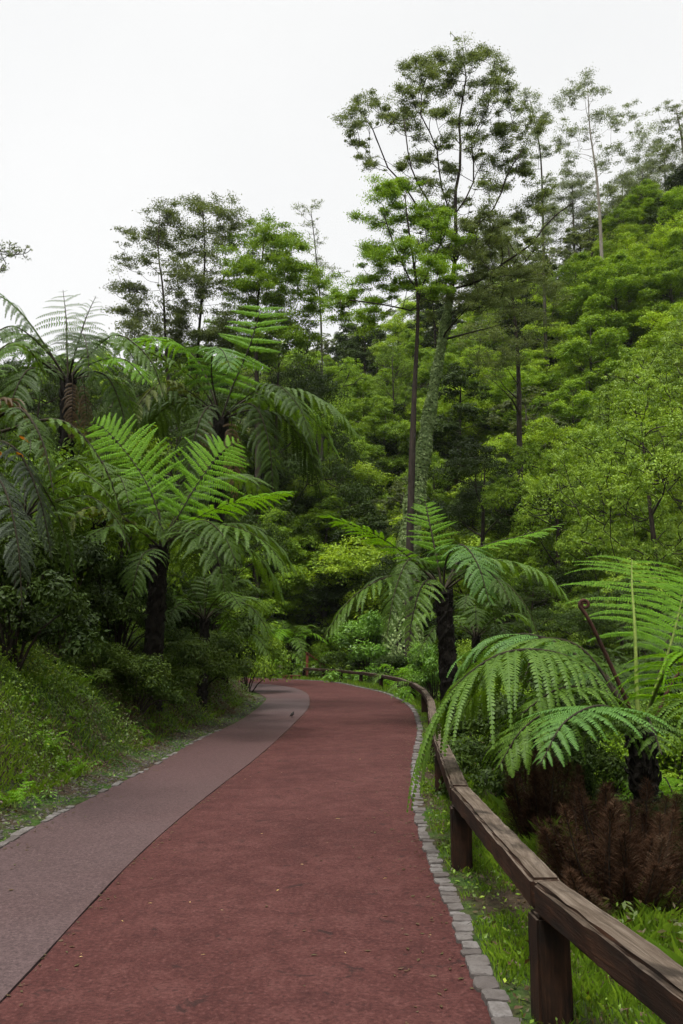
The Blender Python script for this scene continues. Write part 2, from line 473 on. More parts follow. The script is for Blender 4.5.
def hill(x, y):
    r = np.hypot(x, y)
    a = x / np.maximum(np.abs(y), 8)
    sl = np.interp(a, [-1.5, -0.4, -0.1, 0.05, 0.2, 0.4, 1.5], [0.55, 0.55, 0.62, 0.72, 0.86, 1.04, 0.95])
    q = np.clip(r - 52, 0, None)
    h = sl * np.where(q < 70, q * q / (q + 10), 70 * 70 / 80 + (q - 70) * 0.25)
    return np.where(y > 5, h, 0.2 * q) * np.clip((q) / 4, 0, 1)
def terrain(x, y):
    x = np.asarray(x, float); y = np.asarray(y, float)
    A = inside(x, y, polyA); road = inside(x, y, polyRoad)
    dL = pdist(x, y, LL[::2]); dR = pdist(x, y, RR[::2])
    tip = np.interp(y, [14, 20, 26, 32], [1.0, 1.15, 1.15, 0.9])
    zA = np.interp(dL, [0, 0.35, 0.75, 1.0, 1.5, 2.2, 4, 10, 40], [0.0, 0.03, 0.12, 0.42, 1.05, 1.65, 2.5, 4.2, 13]) * tip
    zA = zA + wob(x * 1.3, y * 1.3) * np.interp(dL, [0.5, 1.2, 3], [0, 0.12, 0.25])
    zB = np.interp(dR, [0, 0.12, 0.6, 1.2, 2.5, 5, 12, 30], [0.01, 0.03, 0.02, -0.05, -0.5, -1.0, -1.3, -1.0])
    zB = zB + wob(x * 1.5, y * 1.5) * np.interp(dR, [0.15, 0.6, 3], [0, 0.03, 0.2])
    z = np.where(A, zA, zB)
    z = z + hill(x, y)
    dd = np.minimum(dL, dR)
    z = np.where(road, -np.clip(dd * 0.4, 0.0, 0.06), z)
    return z
def tz(x, y): return float(terrain(np.array([x]), np.array([y]))[0])

def grid_sheet(xs, ys, zf):
    X, Y = np.meshgrid(xs, ys)
    Z = zf(X.ravel(), Y.ravel())
    V = np.stack([X.ravel(), Y.ravel(), Z], -1)
    nx, ny = len(xs), len(ys)
    i, j = np.meshgrid(np.arange(nx - 1), np.arange(ny - 1))
    a = (j * nx + i).ravel()
    return V, np.stack([a, a + 1, a + nx + 1, a + nx], -1)
xs = np.concatenate([np.arange(-900, -120, 60), np.arange(-120, -12, 4), np.arange(-12, 7, 0.2), np.arange(7, 20, 1), np.arange(20, 160, 4), np.arange(160, 901, 60)])
ys = np.concatenate([np.arange(-400, -20, 40), np.arange(-20, -2, 2), np.arange(-2, 40, 0.22), np.arange(40, 62, 0.6), np.arange(62, 240, 4), np.arange(240, 901, 60)])
V, Fq = grid_sheet(xs, ys, terrain)
g = link_mesh('ground', np_mesh('ground', V, Fq, None, True), M['ground'])
tag(g, kind='structure')

def strip(A, B, n, z, skirtA=None, skirtB=None):
    t = np.linspace(0, 1, n)[None, :, None]
    G = A[:, None, :] * (1 - t) + B[:, None, :] * t
    G = np.concatenate([G, np.full(G.shape[:2] + (1,), z)], -1)
    G[..., 2] += 0.004 * wob(G[..., 0] * 2.1, G[..., 1] * 2.1) * np.sin(np.linspace(0, math.pi, n))[None, :]
    if skirtB is not None:
        S = G[:, -1:, :].copy(); S[..., 2] = skirtB
        G = np.concatenate([G, S], 1)
    if skirtA is not None:
        S = G[:, :1, :].copy(); S[..., 2] = skirtA
        G = np.concatenate([S, G], 1)
    m_, n_ = G.shape[:2]
    i, j = np.meshgrid(np.arange(n_ - 1), np.arange(m_ - 1))
    a = (j * n_ + i).ravel()
    return G.reshape(-1, 3), np.stack([a, a + 1, a + n_ + 1, a + n_], -1)
rngE = np.random.default_rng(5)
MMr = MM.copy(); MMr[1:-1, 0] += rngE.uniform(-0.008, 0.008, len(MM) - 2)
tR = unit(np.gradient(RR, axis=0)); RRo = RR + np.stack([tR[:, 1], -tR[:, 0]], -1) * .05      # the surface runs in under the kerb stones
V, Fq = strip(MMr, RRo, 12, 0.006)
tag(link_mesh('road', np_mesh('road', V, Fq, None, False), M['road']), kind='structure')
tL = unit(np.gradient(LL, axis=0)); LLo = LL - np.stack([tL[:, 1], -tL[:, 0]], -1) * .05
V, Fq = strip(LLo, MM - [0.004, 0], 8, 0.014, None, -0.03)
tag(link_mesh('path', np_mesh('path', V, Fq, None, False), M['path']), kind='structure')

# kerbs: rough set stones along the right edge, mostly buried ones along the left edge
def kerb(P, side, s0, s1, wd, ln, keep, seed, z0, hz):
    rng = np.random.default_rng(seed)
    acc = Acc()
    seg = np.concatenate([[0], np.cumsum(np.linalg.norm(np.diff(P, axis=0), axis=1))])
    s = s0
    while s < s1:
        L = ln * rng.uniform(0.55, 1.5); W = wd * rng.uniform(0.75, 1.2)
        c = np.array([np.interp(s + L / 2, seg, P[:, k]) for k in (0, 1)])
        c2 = np.array([np.interp(s + L / 2 + 0.05, seg, P[:, k]) for k in (0, 1)])
        tdir = unit(c2 - c); nd = np.array([tdir[1], -tdir[0]]) * side
        s += L + rng.uniform(.004, .02)
        if rng.random() > keep: continue
        hw = L / 2
        n = 16
        prof = []
        for th in [R(q_ + k_) for k_ in (0, 90, 180, 270) for q_ in (14, 41, 49, 76)]:
            cx, cy = math.cos(th), math.sin(th)
            q = (abs(cx) ** 9 + abs(cy) ** 9) ** (-1 / 9)
            prof.append((cx * q * hw * rng.uniform(0.88, 1.02), cy * q * W / 2 * rng.uniform(0.88, 1.05)))
        prof = np.array(prof)
        off = nd * (W / 2 + 0.004 + rng.uniform(0, 0.028))
        rings = []
        zt = hz * rng.uniform(0.6, 1.15)
        tilt = rng.uniform(-0.06, 0.06, 2)
        for (sc, zz) in ((1.0, -0.06), (1.0, zt * 0.7), (0.98, zt * 0.94), (0.92, zt)):
            xy = c + off + prof[:, :1] * sc * tdir + prof[:, 1:] * sc * nd
            zz2 = z0 + zz + (prof @ tilt if zz > 0 else 0) + rng.uniform(-0.003, 0.003, n)
            rings.append(np.column_stack([xy, np.broadcast_to(zz2, (n,))]))
        Vk = np.vstack(rings + [np.append(c + off, z0 + zt * rng.uniform(0.98, 1.04))])
        f4 = []
        for r_ in range(3):
            for k in range(n):
                f4.append([r_ * n + k, r_ * n + (k + 1) % n, (r_ + 1) * n + (k + 1) % n, (r_ + 1) * n + k])
        f3 = [[3 * n + k, 3 * n + (k + 1) % n, 4 * n] for k in range(n)]
        acc.add(Vk, [np.array(f4), np.array(f3)], rng.random())
    return acc
tag(kerb(RR, 1, 8.0, 63, 0.118, 0.112, 1.0, 3, 0.0, 0.03).build('kerb', M['stone'], smooth=False), kind='structure')
tag(kerb(LL, -1, 12.5, 26, 0.085, 0.15, 0.6, 4, 0.0, 0.024).build('kerb', M['stone'], smooth=False), kind='structure')

# ------------------------------------------------------------------ fence
def post_mesh(h, wd, seed):
    bm = box_bm(h, wd, wd * 0.96, 0.012, 2, 5, 0.0025, seed)      # long axis X, stood up by rotation
    return bm
fence = empty('wooden_fence', tuple(gnd(548, 1012)))
tag(fence, 'weathered brown timber rail fence on square posts along the right road edge', 'fence')
RAIL_H, RAIL_W, RTOP = 0.138, 0.14, 0.62
def rail_xy(px, py, z=RTOP): return gnd(px, py, z)[:2]
_a, _b = rail_xy(547, 879), rail_xy(690, 983)
fp = [_a + (_b - _a) * 2.3] + [_a, rail_xy(460, 786), rail_xy(441, 741), rail_xy(433, 716), rail_xy(431, 700), rail_xy(424, 689.5),
      rail_xy(413, 682.5), rail_xy(399, 678), rail_xy(381, 674.5), rail_xy(361, 671.8), rail_xy(341, 670), rail_xy(323, 668.6), rail_xy(304, 667.6)]
def make_fence(root, pts, seed, mat, zoff=None):
    rg = random.Random(seed)
    O = Vector(root.location)
    for i, p in enumerate(pts):
        zb = min(tz(p[0], p[1]), 0.02) - 0.25
        ht = RTOP - RAIL_H - 0.004 - zb
        o = bm_obj(post_mesh(ht, 0.15, seed + i), 'post', mat, root)
        a = pts[min(i + 1, len(pts) - 1)] - pts[max(i - 1, 0)]
        o.rotation_euler = (rg.uniform(-.015, .015), -math.pi / 2 + rg.uniform(-.012, .012), math.atan2(a[1], a[0]))
        o.location = Vector((p[0], p[1], zb + ht / 2)) - O
    for i in range(len(pts) - 1):
        a, b = pts[i], pts[i + 1]
        L = float(np.linalg.norm(b - a)) - 0.012
        bm = box_bm(L, RAIL_W, RAIL_H, 0.017, 3, max(3, int(L * 9)), 0.0035, seed + 50 + i)
        o = bm_obj(bm, 'rail', mat, root)
        c = (a + b) / 2
        o.rotation_euler = (rg.uniform(-.02, .02), rg.uniform(-.004, .004), math.atan2(b[1] - a[1], b[0] - a[0]))
        o.location = Vector((c[0], c[1], RTOP - RAIL_H / 2 + rg.uniform(-.006, .006))) - O
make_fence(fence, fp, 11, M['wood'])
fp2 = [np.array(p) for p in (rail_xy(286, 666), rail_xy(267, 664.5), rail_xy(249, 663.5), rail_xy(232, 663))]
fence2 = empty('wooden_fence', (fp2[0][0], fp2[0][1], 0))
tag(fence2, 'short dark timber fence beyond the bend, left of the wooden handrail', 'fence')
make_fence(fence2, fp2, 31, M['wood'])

# stair handrail beyond the bend
hp = gnd(305, 678)
hr = empty('stair_handrail', (hp[0], hp[1] + 0.6, 0))
tag(hr, 'red-brown wooden handrail sloping down from a tall post beyond the bend', 'handrail')
o = bm_obj(box_bm(1.75, 0.16, 0.16, 0.012), 'post', M['wood_red'], hr); o.rotation_euler = (0, -math.pi / 2, 0); o.location = (0.1, 0, 0.62)
o = bm_obj(box_bm(1.5, 0.14, 0.14, 0.012), 'post', M['wood_red'], hr); o.rotation_euler = (0, -math.pi / 2, 0); o.location = (0.86, 0.5, 0.15)
a, b = Vector((0.06, -0.1, 1.46)), Vector((1.15, 0.62, 0.72))
o = bm_obj(box_bm((b - a).length, 0.1, 0.1, 0.012), 'rail', M['wood_red'], hr); o.location = (a + b) / 2; o.rotation_euler = (b - a).to_track_quat('X', 'Z').to_euler()
sp_ = gnd(291, 679.5)
st = empty('wooden_step', (sp_[0], sp_[1] + 0.5, 0))
tag(st, 'low red-brown wooden step beside the tall handrail post', 'step')
o = bm_obj(box_bm(1.1, 0.35, 0.07, 0.01), 'tread', M['wood_red'], st); o.location = (0, 0, 0.2)
o = bm_obj(box_bm(1.0, 0.05, 0.16, 0.01), 'riser', M['wood_red'], st); o.location = (0, -0.12, 0.083)

# ------------------------------------------------------------------ ferns
def frond_geo(P, rng, Lmax, npin=24, K=18, droop=0.35, u0=0.16, side=None, roll=0.0, lift=0.0, a0=10, a1=48, plf=0.20, fold=0.25, jit=0.16, shape=None, tint0=0.5, gap=0.85, plw=0.56, nps=0.74):
    npin = max(8, int(round(npin * nps)))
    C = catmull(P, 48)
    T = unit(np.gradient(C, axis=0))
    if side is None:
        h = (C[-1] - C[0])[:2]
        h = h / max(np.linalg.norm(h), 1e-6)
        side = np.array([h[1], -h[0], 0.0])
    S = unit(side - (T @ side)[:, None] * T)
    Nn = np.cross(S, T)
    if roll:
        cr, sr = math.cos(roll), math.sin(roll)
        S, Nn = S * cr + Nn * sr, Nn * cr - S * sr
    w_ = (np.arange(npin) + 0.5) / npin
    w2 = np.concatenate([w_, w_])
    sg = np.concatenate([np.ones(npin), -np.ones(npin)])
    u = u0 + (1 - u0) * np.clip(w2 + rng.uniform(-0.2, 0.2, 2 * npin) / npin, 0, 1) ** 0.92
    idx = u * 47
    i0 = np.clip(idx.astype(int), 0, 46); fr = (idx - i0)[:, None]
    lerp = lambda A: A[i0] * (1 - fr) + A[i0 + 1] * fr
    base, t_, s_, n_ = lerp(C), unit(lerp(T)), unit(lerp(S)), unit(lerp(Nn))
    xs_, ys_ = shape or ([0, .12, .3, .5, .7, .85, .95, 1], [.48, .78, 1, .93, .68, .4, .17, .05])
    ln = Lmax * np.interp(w2, xs_, ys_) * rng.uniform(1 - jit, 1 + jit, 2 * npin)
    ln = np.where(rng.random(2 * npin) < .035, ln * rng.uniform(.15, .5), ln)            # broken pinnae
    ang = np.radians(a0 + (a1 - a0) * w2 + rng.normal(0, 5.5, 2 * npin))
    d0 = s_ * (sg * np.cos(ang))[:, None] + t_ * np.sin(ang)[:, None] + n_ * (lift + rng.uniform(-0.07, 0.07, 2 * npin))[:, None]
    d0 = unit(d0)
    k = (np.arange(K) + 0.5) / K
    dr = np.clip(droop * rng.normal(1, .18, 2 * npin), 0, .95)
    D = d0[:, None, :] * (1 - (k[None, :] * dr[:, None]))[..., None] + np.array([0, 0, -1.0]) * (k[None, :] ** 1.3 * dr[:, None])[..., None]
    D = unit(D)
    step = (ln / K)[:, None, None] * D
    Pk = base[:, None, :] + np.cumsum(step, 1) - step * 0.5
    q = t_[:, None, :] - (D * t_[:, None, :]).sum(-1, keepdims=True) * D      # a hanging pinna keeps its blade along the rachis
    q = unit(q)
    nn = np.cross(D, q) * (-sg)[:, None, None]
    nn = np.where((nn * n_[:, None, :]).sum(-1, keepdims=True) < 0, -nn, nn)
    sp = (ln / K)[:, None]
    pl = (plf * ln)[:, None] * np.interp(k, [0, .08, .35, .7, .9, 1], [.7, .95, 1, .72, .42, .2])[None, :]
    flen = np.linalg.norm(np.diff(C, axis=0), axis=1).sum()
    pl = np.minimum(pl, plw * flen * (1 - u0) / npin * np.interp(k, [0, .5, 1], [1, .85, .2])[None, :])
    Vs, tn = [], []
    for sgn in (1, -1):
        jb = rng.uniform(-0.15, 0.15, pl.shape)[..., None]
        qd = unit(q * sgn * 0.9 + D * (0.42 + jb) - nn * (fold + jb))
        ww = (sp * gap * 0.5)[..., None]
        p0 = Pk - D * ww * 0.5
        L3 = pl[..., None] * rng.uniform(0.85, 1.1, pl.shape)[..., None]
        a = p0 + qd * L3 * 0.62 - D * ww * .8
        b = p0 + qd * L3 * 0.58 + D * ww * .8
        e = p0 + qd * L3 + np.array([0, 0, -1.0]) * L3 * 0.06
        Vs.append(np.stack([p0 - D * ww * .9, a, e, b, p0 + D * ww * .9], 2))
        tt = np.clip(tint0 + 0.25 * (w2[:, None] - 0.4) + rng.uniform(-0.28, 0.28, pl.shape), 0, 1)
        tn.append(np.repeat(tt[..., None], 5, -1))
    VV = np.concatenate([v.reshape(-1, 3) for v in Vs]); TT = np.concatenate([t.ravel() for t in tn])
    nq = len(VV) // 5
    # slender midribs of the pinnae
    wr = np.maximum(0.004, ln * 0.008)[:, None, None] * (1 - 0.8 * k[None, :, None])
    RV = np.stack([Pk - q * wr, Pk + q * wr], 2) + nn[:, :, None, :] * 0.002
    nP = 2 * npin
    ii = (np.arange(nP)[:, None] * K + np.arange(K - 1)[None, :]).ravel() * 2
    RF = np.stack([ii, ii + 1, ii + 3, ii + 2], -1) + len(VV)
    VV = np.concatenate([VV, RV.reshape(-1, 3)])
    TT = np.concatenate([TT, np.full(RV.shape[0] * RV.shape[1] * 2, 0.35)])
    return VV, [np.arange(nq * 5).reshape(-1, 5), RF], TT, C
def add_frond(root, P, rng, leaf='fern', stalk='stalk_dark', rad=0.018, label=None, **kw):
    """P in world coordinates"""
    O = np.array(root.location)
    V, Fs, T, C = frond_geo(np.array(P) - O, rng, **kw)
    o = link_mesh('frond', np_mesh('frond', V, Fs, T), M[leaf], root)
    Vt, Ft = tube(C, rad * np.linspace(1, 0.18, len(C)) ** 0.9, 5)
    link_mesh('stalk', np_mesh('stalk', Vt, Ft, None, True), M[stalk], o)
    if label: o['label'] = label
    return o
def fern_trunk(root, base, top, r0, r1, rng, mat='fern_trunk', bend=0.0):
    O = np.array(root.location)
    n = 34
    mid = (base + top) / 2 + np.array([bend, 0, 0])
    P = catmull([base, mid, top], n) - O
    rr = np.interp(np.linspace(0, 1, n), [0, 0.15, 0.8, 1], [r0 * 1.25, r0, r1, r1 * 1.15])
    V, Fs = tube(P, rr, 14, True, 0.16, rng)
    acc = Acc(); acc.add(V, Fs)
    # old frond bases and shaggy fibres
    L = np.linalg.norm(top - base)
    for _ in range(int(60 + 70 * L)):
        u = rng.random() ** 0.8
        p = np.array([np.interp(u * (n - 1), np.arange(n), P[:, k]) for k in range(3)])
        th = rng.uniform(0, 2 * math.pi)
        d = np.array([math.cos(th), math.sin(th), 0])
        rl = np.interp(u * (n - 1), np.arange(n), rr)
        sgn = 1 if rng.random() < 0.75 else -1
        a = p + d * rl * 0.85; b = a + d * rng.uniform(0.02, 0.075) + np.array([0, 0, sgn * rng.uniform(0.04, 0.13)])
        V2, F2 = tube([a, (a + b) / 2 + d * 0.015, b], [0.02, 0.016, 0.006], 4)
        acc.add(V2, F2)
    return acc.build('trunk', M[mat], root)
def fern(name, label, group, crown, base, fronds, seed, r0=0.16, r1=0.13, fs=1.0, trunk=True, bend=0.0, extra=0, fk=18, dead=0):
    rng = np.random.default_rng(seed)
    root = empty(name, tuple(base))
    tag(root, label, 'tree fern', group)
    if trunk: fern_trunk(root, np.array(base) - [0, 0, 0.3], np.array(crown) + [0, 0, 0.05], r0, r1, rng, bend=bend)
    cr_ = np.array(crown); Lf = np.median([np.linalg.norm(np.array(p[-1]) - cr_) for p, _ in fronds]); Lm = np.median([k_['Lmax'] for _, k_ in fronds])
    more = []
    for i in range(extra):                              # older, lower fronds between the ones placed by eye
        L = Lf * rng.uniform(.8, 1.05)
        more.append((radial(crown, -52 + 284 * i / max(extra - 1, 1) + rng.uniform(-14, 14), L, L * rng.uniform(.12, .32), -L * rng.uniform(.15, .55))[0:],
                     dict(Lmax=Lm * rng.uniform(.8, 1), npin=26, droop=rng.uniform(.5, .8), leaf=('fern_dark', 'fern', 'fern_dark', 'fern_dark', 'fern_olive')[i % 5], u0=.2, rad=.022, K=fk)))
    for i in range(dead):                               # dead fronds hanging down against the trunk
        L = Lf * rng.uniform(.5, .75)
        more.append((radial(crown, rng.choice([-150, -110, -70, -30]) + rng.uniform(-15, 15), L * .42, L * .02, -L * .95),
                     dict(Lmax=Lm * .42, npin=24, droop=.85, leaf='fern_dead', u0=.3, rad=.014, K=12, label='dead brown frond hanging against the trunk')))
    for f in fronds + more:
        pts, kw = f
        kw = dict(kw); kw['Lmax'] *= fs
        add_frond(root, [np.array(crown)] + [np.array(p) for p in pts], rng, **kw)
    return root
def radial(crown, az_deg, length, rise, tip, rng=None):
    """control points of a frond leaving the crown towards az, arching"""
    a = R(az_deg); h = np.array([math.cos(a), math.sin(a), 0])
    c = np.array(crown)
    return [c + h * length * 0.22 + [0, 0, rise * 0.62], c + h * length * 0.58 + [0, 0, rise], c + h * length * 0.85 + [0, 0, rise * 0.55 + tip * 0.4], c + h * length + [0, 0, tip]]

G_F = 'tree ferns beside the road'
def pxf(crown_px, Y, pts):
    """frond control points given as (px, py, depth offset)"""
    return [at(px, py, Y + dy) for px, py, dy in pts]
sideX = np.array([1.0, 0.05, 0])

# F1: fern behind the fence in the middle
Y1 = 20.0
c1 = at(443, 592, Y1); b1 = at(452, 700, Y1); b1[2] = tz(b1[0], b1[1])
f1 = [
 (pxf(0, Y1, [(437, 560, .1), (429, 520, .5), (424, 496, 1.2)]), dict(Lmax=0.66, npin=20, droop=.12, plw=.46, side=sideX, leaf='fern_bright', a0=12, a1=40, u0=.2, rad=.03)),
 (pxf(0, Y1, [(415, 562, -.3), (380, 537, -.7), (345, 522, -1.0), (316, 513, -1.2)]), dict(Lmax=0.8, npin=26, droop=.3, leaf='fern_bright', u0=.2, rad=.03)),
 (pxf(0, Y1, [(418, 575, -.5), (385, 578, -.9), (350, 600, -1.1), (322, 640, -1.2)]), dict(Lmax=0.9, npin=26, droop=.75, leaf='fern', u0=.2, rad=.03)),
 (pxf(0, Y1, [(447, 558, -.4), (462, 545, -1.1), (478, 565, -1.9), (490, 605, -2.3)]), dict(Lmax=0.95, npin=24, droop=.55, leaf='fern_pale', u0=.15, rad=.03)),
 (pxf(0, Y1, [(465, 562, .3), (500, 560, .4), (540, 572, .3), (572, 604, .2)]), dict(Lmax=0.95, npin=26, droop=.75, leaf='fern', u0=.2, rad=.03)),
 (pxf(0, Y1, [(462, 556, .8), (492, 543, 1.4), (525, 535, 1.8), (566, 522, 2.2)]), dict(Lmax=0.75, npin=24, droop=.35, leaf='fern_bright', u0=.25, rad=.03)),
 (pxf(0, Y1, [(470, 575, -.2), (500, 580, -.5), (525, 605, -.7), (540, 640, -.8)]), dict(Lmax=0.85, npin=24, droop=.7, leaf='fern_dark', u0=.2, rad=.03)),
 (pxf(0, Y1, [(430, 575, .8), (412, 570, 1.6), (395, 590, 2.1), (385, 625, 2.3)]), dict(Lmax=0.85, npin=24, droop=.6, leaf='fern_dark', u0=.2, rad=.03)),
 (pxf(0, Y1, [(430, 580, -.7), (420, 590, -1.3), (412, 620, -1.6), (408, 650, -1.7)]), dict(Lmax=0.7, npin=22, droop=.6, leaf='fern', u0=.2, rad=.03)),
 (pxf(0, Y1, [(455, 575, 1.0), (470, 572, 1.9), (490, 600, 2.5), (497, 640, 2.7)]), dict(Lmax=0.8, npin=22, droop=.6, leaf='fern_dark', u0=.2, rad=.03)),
]
fern('tree_fern', 'tree fern with black trunk behind the fence bend, one frond standing upright like a feather', G_F, c1, b1, f1, 101, 0.22, 0.19, extra=4)

# F2: the big near fern leaning over the fence
Y2 = 7.6
c2 = at(640, 738, Y2); b2 = at(655, 860, Y2); b2[2] = tz(b2[0], b2[1])
f2 = [
 (pxf(0, Y2, [(612, 692, -.1), (565, 656, -.2), (508, 652, -.3), (462, 680, -.3), (436, 716, -.1), (429, 742, .1)]), dict(Lmax=1.15, npin=38, K=32, droop=.74, plw=.85, shape=([0, .15, .4, .7, .88, 1], [.55, .88, 1, .85, .3, .03]), leaf='fern', u0=.26, rad=.022, a0=5, a1=40, plf=.15)),
 (pxf(0, Y2, [(615, 692, .3), (578, 646, .5), (532, 640, .7), (492, 664, .8), (462, 715, .9)]), dict(Lmax=0.95, npin=34, K=28, droop=.66, plw=.85, leaf='fern', u0=.3, rad=.02)),
 (pxf(0, Y2, [(600, 722, -.5), (562, 708, -.9), (524, 728, -1.15), (498, 768, -1.25)]), dict(Lmax=0.7, npin=30, K=26, droop=.75, plw=.8, leaf='fern', u0=.2, rad=.018)),
 (pxf(0, Y2, [(655, 690, .2), (672, 640, .5), (682, 600, .9), (690, 575, 1.4)]), dict(Lmax=0.6, npin=20, K=24, droop=.35, side=np.array([1.0, 0, 0]), leaf='fern_bright', stalk='stalk_green', plw=.5, u0=.35, rad=.018)),
 (pxf(0, Y2, [(608, 695, .6), (570, 650, 1.1), (520, 634, 1.5), (480, 652, 1.7), (455, 690, 1.8)]), dict(Lmax=0.8, npin=26, K=26, droop=.75, leaf='fern_pale', u0=.3, rad=.022, plf=.15)),
 (pxf(0, Y2, [(627, 718, -.6), (600, 706, -1.2), (565, 722, -1.75), (540, 765, -2.0)]), dict(Lmax=0.62, npin=32, K=28, droop=.5, plw=.7, leaf='fern_pale', u0=.12, rad=.02, plf=.16)),
 (pxf(0, Y2, [(637, 690, .1), (635, 630, .3), (632, 585, .8), (632, 560, 1.25)]), dict(Lmax=0.68, npin=18, K=26, droop=.32, side=np.array([1.0, 0, 0]), leaf='fern_bright', stalk='stalk_green', plw=.40, u0=.40, rad=.024, a0=-4, a1=20, plf=.15, shape=([0, .2, .5, .8, 1], [.55, .75, .95, 1, .7]))),
 (pxf(0, Y2, [(652, 700, -.2), (668, 668, -.5), (690, 652, -.8), (725, 655, -1.1), (752, 690, -1.2)]), dict(Lmax=0.7, npin=22, K=26, droop=.55, leaf='fern_bright', stalk='stalk_green', u0=.2, rad=.022, plf=.16)),
 (pxf(0, Y2, [(660, 715, -.4), (690, 700, -.9), (725, 710, -1.3), (760, 750, -1.5)]), dict(Lmax=0.7, npin=22, K=24, droop=.6, leaf='fern', u0=.2, rad=.022, plf=.16)),
 (pxf(0, Y2, [(622, 700, .9), (600, 668, 1.7), (578, 664, 2.3), (556, 690, 2.8)]), dict(Lmax=0.7, npin=22, K=22, droop=.55, leaf='fern', u0=.2, rad=.02, plf=.16)),
 (pxf(0, Y2, [(618, 716, -.2), (590, 690, -.5), (556, 690, -.8), (520, 715, -1.0)]), dict(Lmax=0.55, npin=22, K=24, droop=.6, leaf='fern', u0=.25, rad=.02, plf=.16)),
 (pxf(0, Y2, [(655, 690, .8), (668, 640, 1.5), (690, 610, 2.1), (720, 610, 2.6)]), dict(Lmax=0.75, npin=22, K=24, droop=.45, leaf='fern', u0=.2, rad=.02, plf=.16)),
 (pxf(0, Y2, [(645, 720, -.8), (650, 722, -1.4), (662, 755, -1.9)]), dict(Lmax=0.45, npin=18, K=20, droop=.5, leaf='fern_dark', u0=.2, rad=.018, plf=.17)),
]
F2 = fern('tree_fern', 'large tree fern at the right edge arching a long frond over the fence rail', G_F, c2, b2, f2, 102, 0.12, 0.10)
# crozier on the big fern
O2 = np.array(F2.location)
cz = [c2, at(626, 700, Y2 - .1), at(606, 655, Y2 - .15), at(590, 622, Y2 - .2), at(580, 606, Y2 - .2)]
C = catmull(cz, 26)
tip = C[-1]; rad_ = 0.045
spir = []
for k in range(26):
    th = R(205) - k * R(22); rr_ = rad_ * (1 - k / 34)
    cen = tip + np.array([0.04, 0, 0.012])
    spir.append(cen + np.array([math.cos(th), 0, math.sin(th)]) * rr_)
CZ = np.vstack([C[:-1], spir]) - O2
V, Fs = tube(CZ, np.interp(np.arange(len(CZ)), [0, 25, 50], [.02, .016, .010]), 8)
link_mesh('crozier', np_mesh('crozier', V, Fs, None, True), M['stalk_red'], F2)
for (pts_, m_) in (([(655, 720, .2), (668, 690, .3), (690, 655, .4)], 'stalk_red'),):
    C = catmull([c2] + pxf(0, Y2, pts_), 14) - O2
    V, Fs = tube(C, np.linspace(.022, .01, 14), 6)
    link_mesh('stalk', np_mesh('stalk', V, Fs, None, True), M[m_], F2)

# F3: tall fern upper left
Y3 = 24.0
c3 = at(221, 420, Y3); b3 = at(212, 600, Y3 + .6); b3[2] = tz(b3[0], b3[1])
f3 = [
 (pxf(0, Y3, [(232, 388, -.1), (248, 350, -.2), (262, 305, .1)]), dict(Lmax=0.74, npin=15, K=20, plw=.44, droop=.06, side=np.array([1, -.2, .25]), leaf='fern_bright', u0=.16, rad=.03, a0=0, a1=10, gap=.9, plf=.18, shape=([0, .15, .5, .85, 1], [.6, .85, 1, .9, .55]))),
 (pxf(0, Y3, [(200, 385, -.3), (165, 360, -.6), (130, 345, -.9), (110, 345, -1.0)]), dict(Lmax=0.85, npin=26, droop=.55, leaf='fern', u0=.18, rad=.03)),
 (pxf(0, Y3, [(205, 375, .2), (185, 348, .4), (150, 340, .5), (118, 352, .5)]), dict(Lmax=0.8, npin=24, droop=.6, leaf='fern_bright', u0=.25, rad=.03)),
 (pxf(0, Y3, [(212, 380, -.6), (213, 352, -1.3), (222, 350, -2.1), (232, 372, -2.7)]), dict(Lmax=0.8, npin=24, droop=.5, leaf='fern_pale', u0=.2, rad=.03)),
 (pxf(0, Y3, [(250, 398, -.2), (290, 390, -.4), (330, 405, -.5), (363, 440, -.5)]), dict(Lmax=0.95, npin=28, droop=.8, leaf='fern', u0=.18, rad=.03)),
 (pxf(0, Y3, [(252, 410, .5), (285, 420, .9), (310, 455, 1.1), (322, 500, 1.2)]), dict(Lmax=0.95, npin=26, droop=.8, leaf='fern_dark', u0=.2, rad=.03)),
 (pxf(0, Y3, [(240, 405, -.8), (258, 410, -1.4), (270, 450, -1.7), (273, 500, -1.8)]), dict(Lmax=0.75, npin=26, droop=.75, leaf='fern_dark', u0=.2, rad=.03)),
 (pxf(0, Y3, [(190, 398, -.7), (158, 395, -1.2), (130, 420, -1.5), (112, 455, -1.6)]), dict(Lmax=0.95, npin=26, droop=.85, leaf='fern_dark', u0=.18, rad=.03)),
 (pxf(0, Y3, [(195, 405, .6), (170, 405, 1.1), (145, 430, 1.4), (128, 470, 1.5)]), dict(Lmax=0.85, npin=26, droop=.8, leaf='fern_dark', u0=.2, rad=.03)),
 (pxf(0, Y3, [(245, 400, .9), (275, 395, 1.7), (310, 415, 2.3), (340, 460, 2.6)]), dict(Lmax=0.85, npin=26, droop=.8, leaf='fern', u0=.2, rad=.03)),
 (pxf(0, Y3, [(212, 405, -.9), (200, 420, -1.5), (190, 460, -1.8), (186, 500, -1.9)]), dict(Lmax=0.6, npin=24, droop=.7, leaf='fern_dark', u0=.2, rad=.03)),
]
fern('tree_fern', 'tall tree fern on the left bank with a bright ladder-like frond raised above its crown', G_F, c3, b3, f3, 103, 0.24, 0.2, 1.36, extra=5, dead=2)

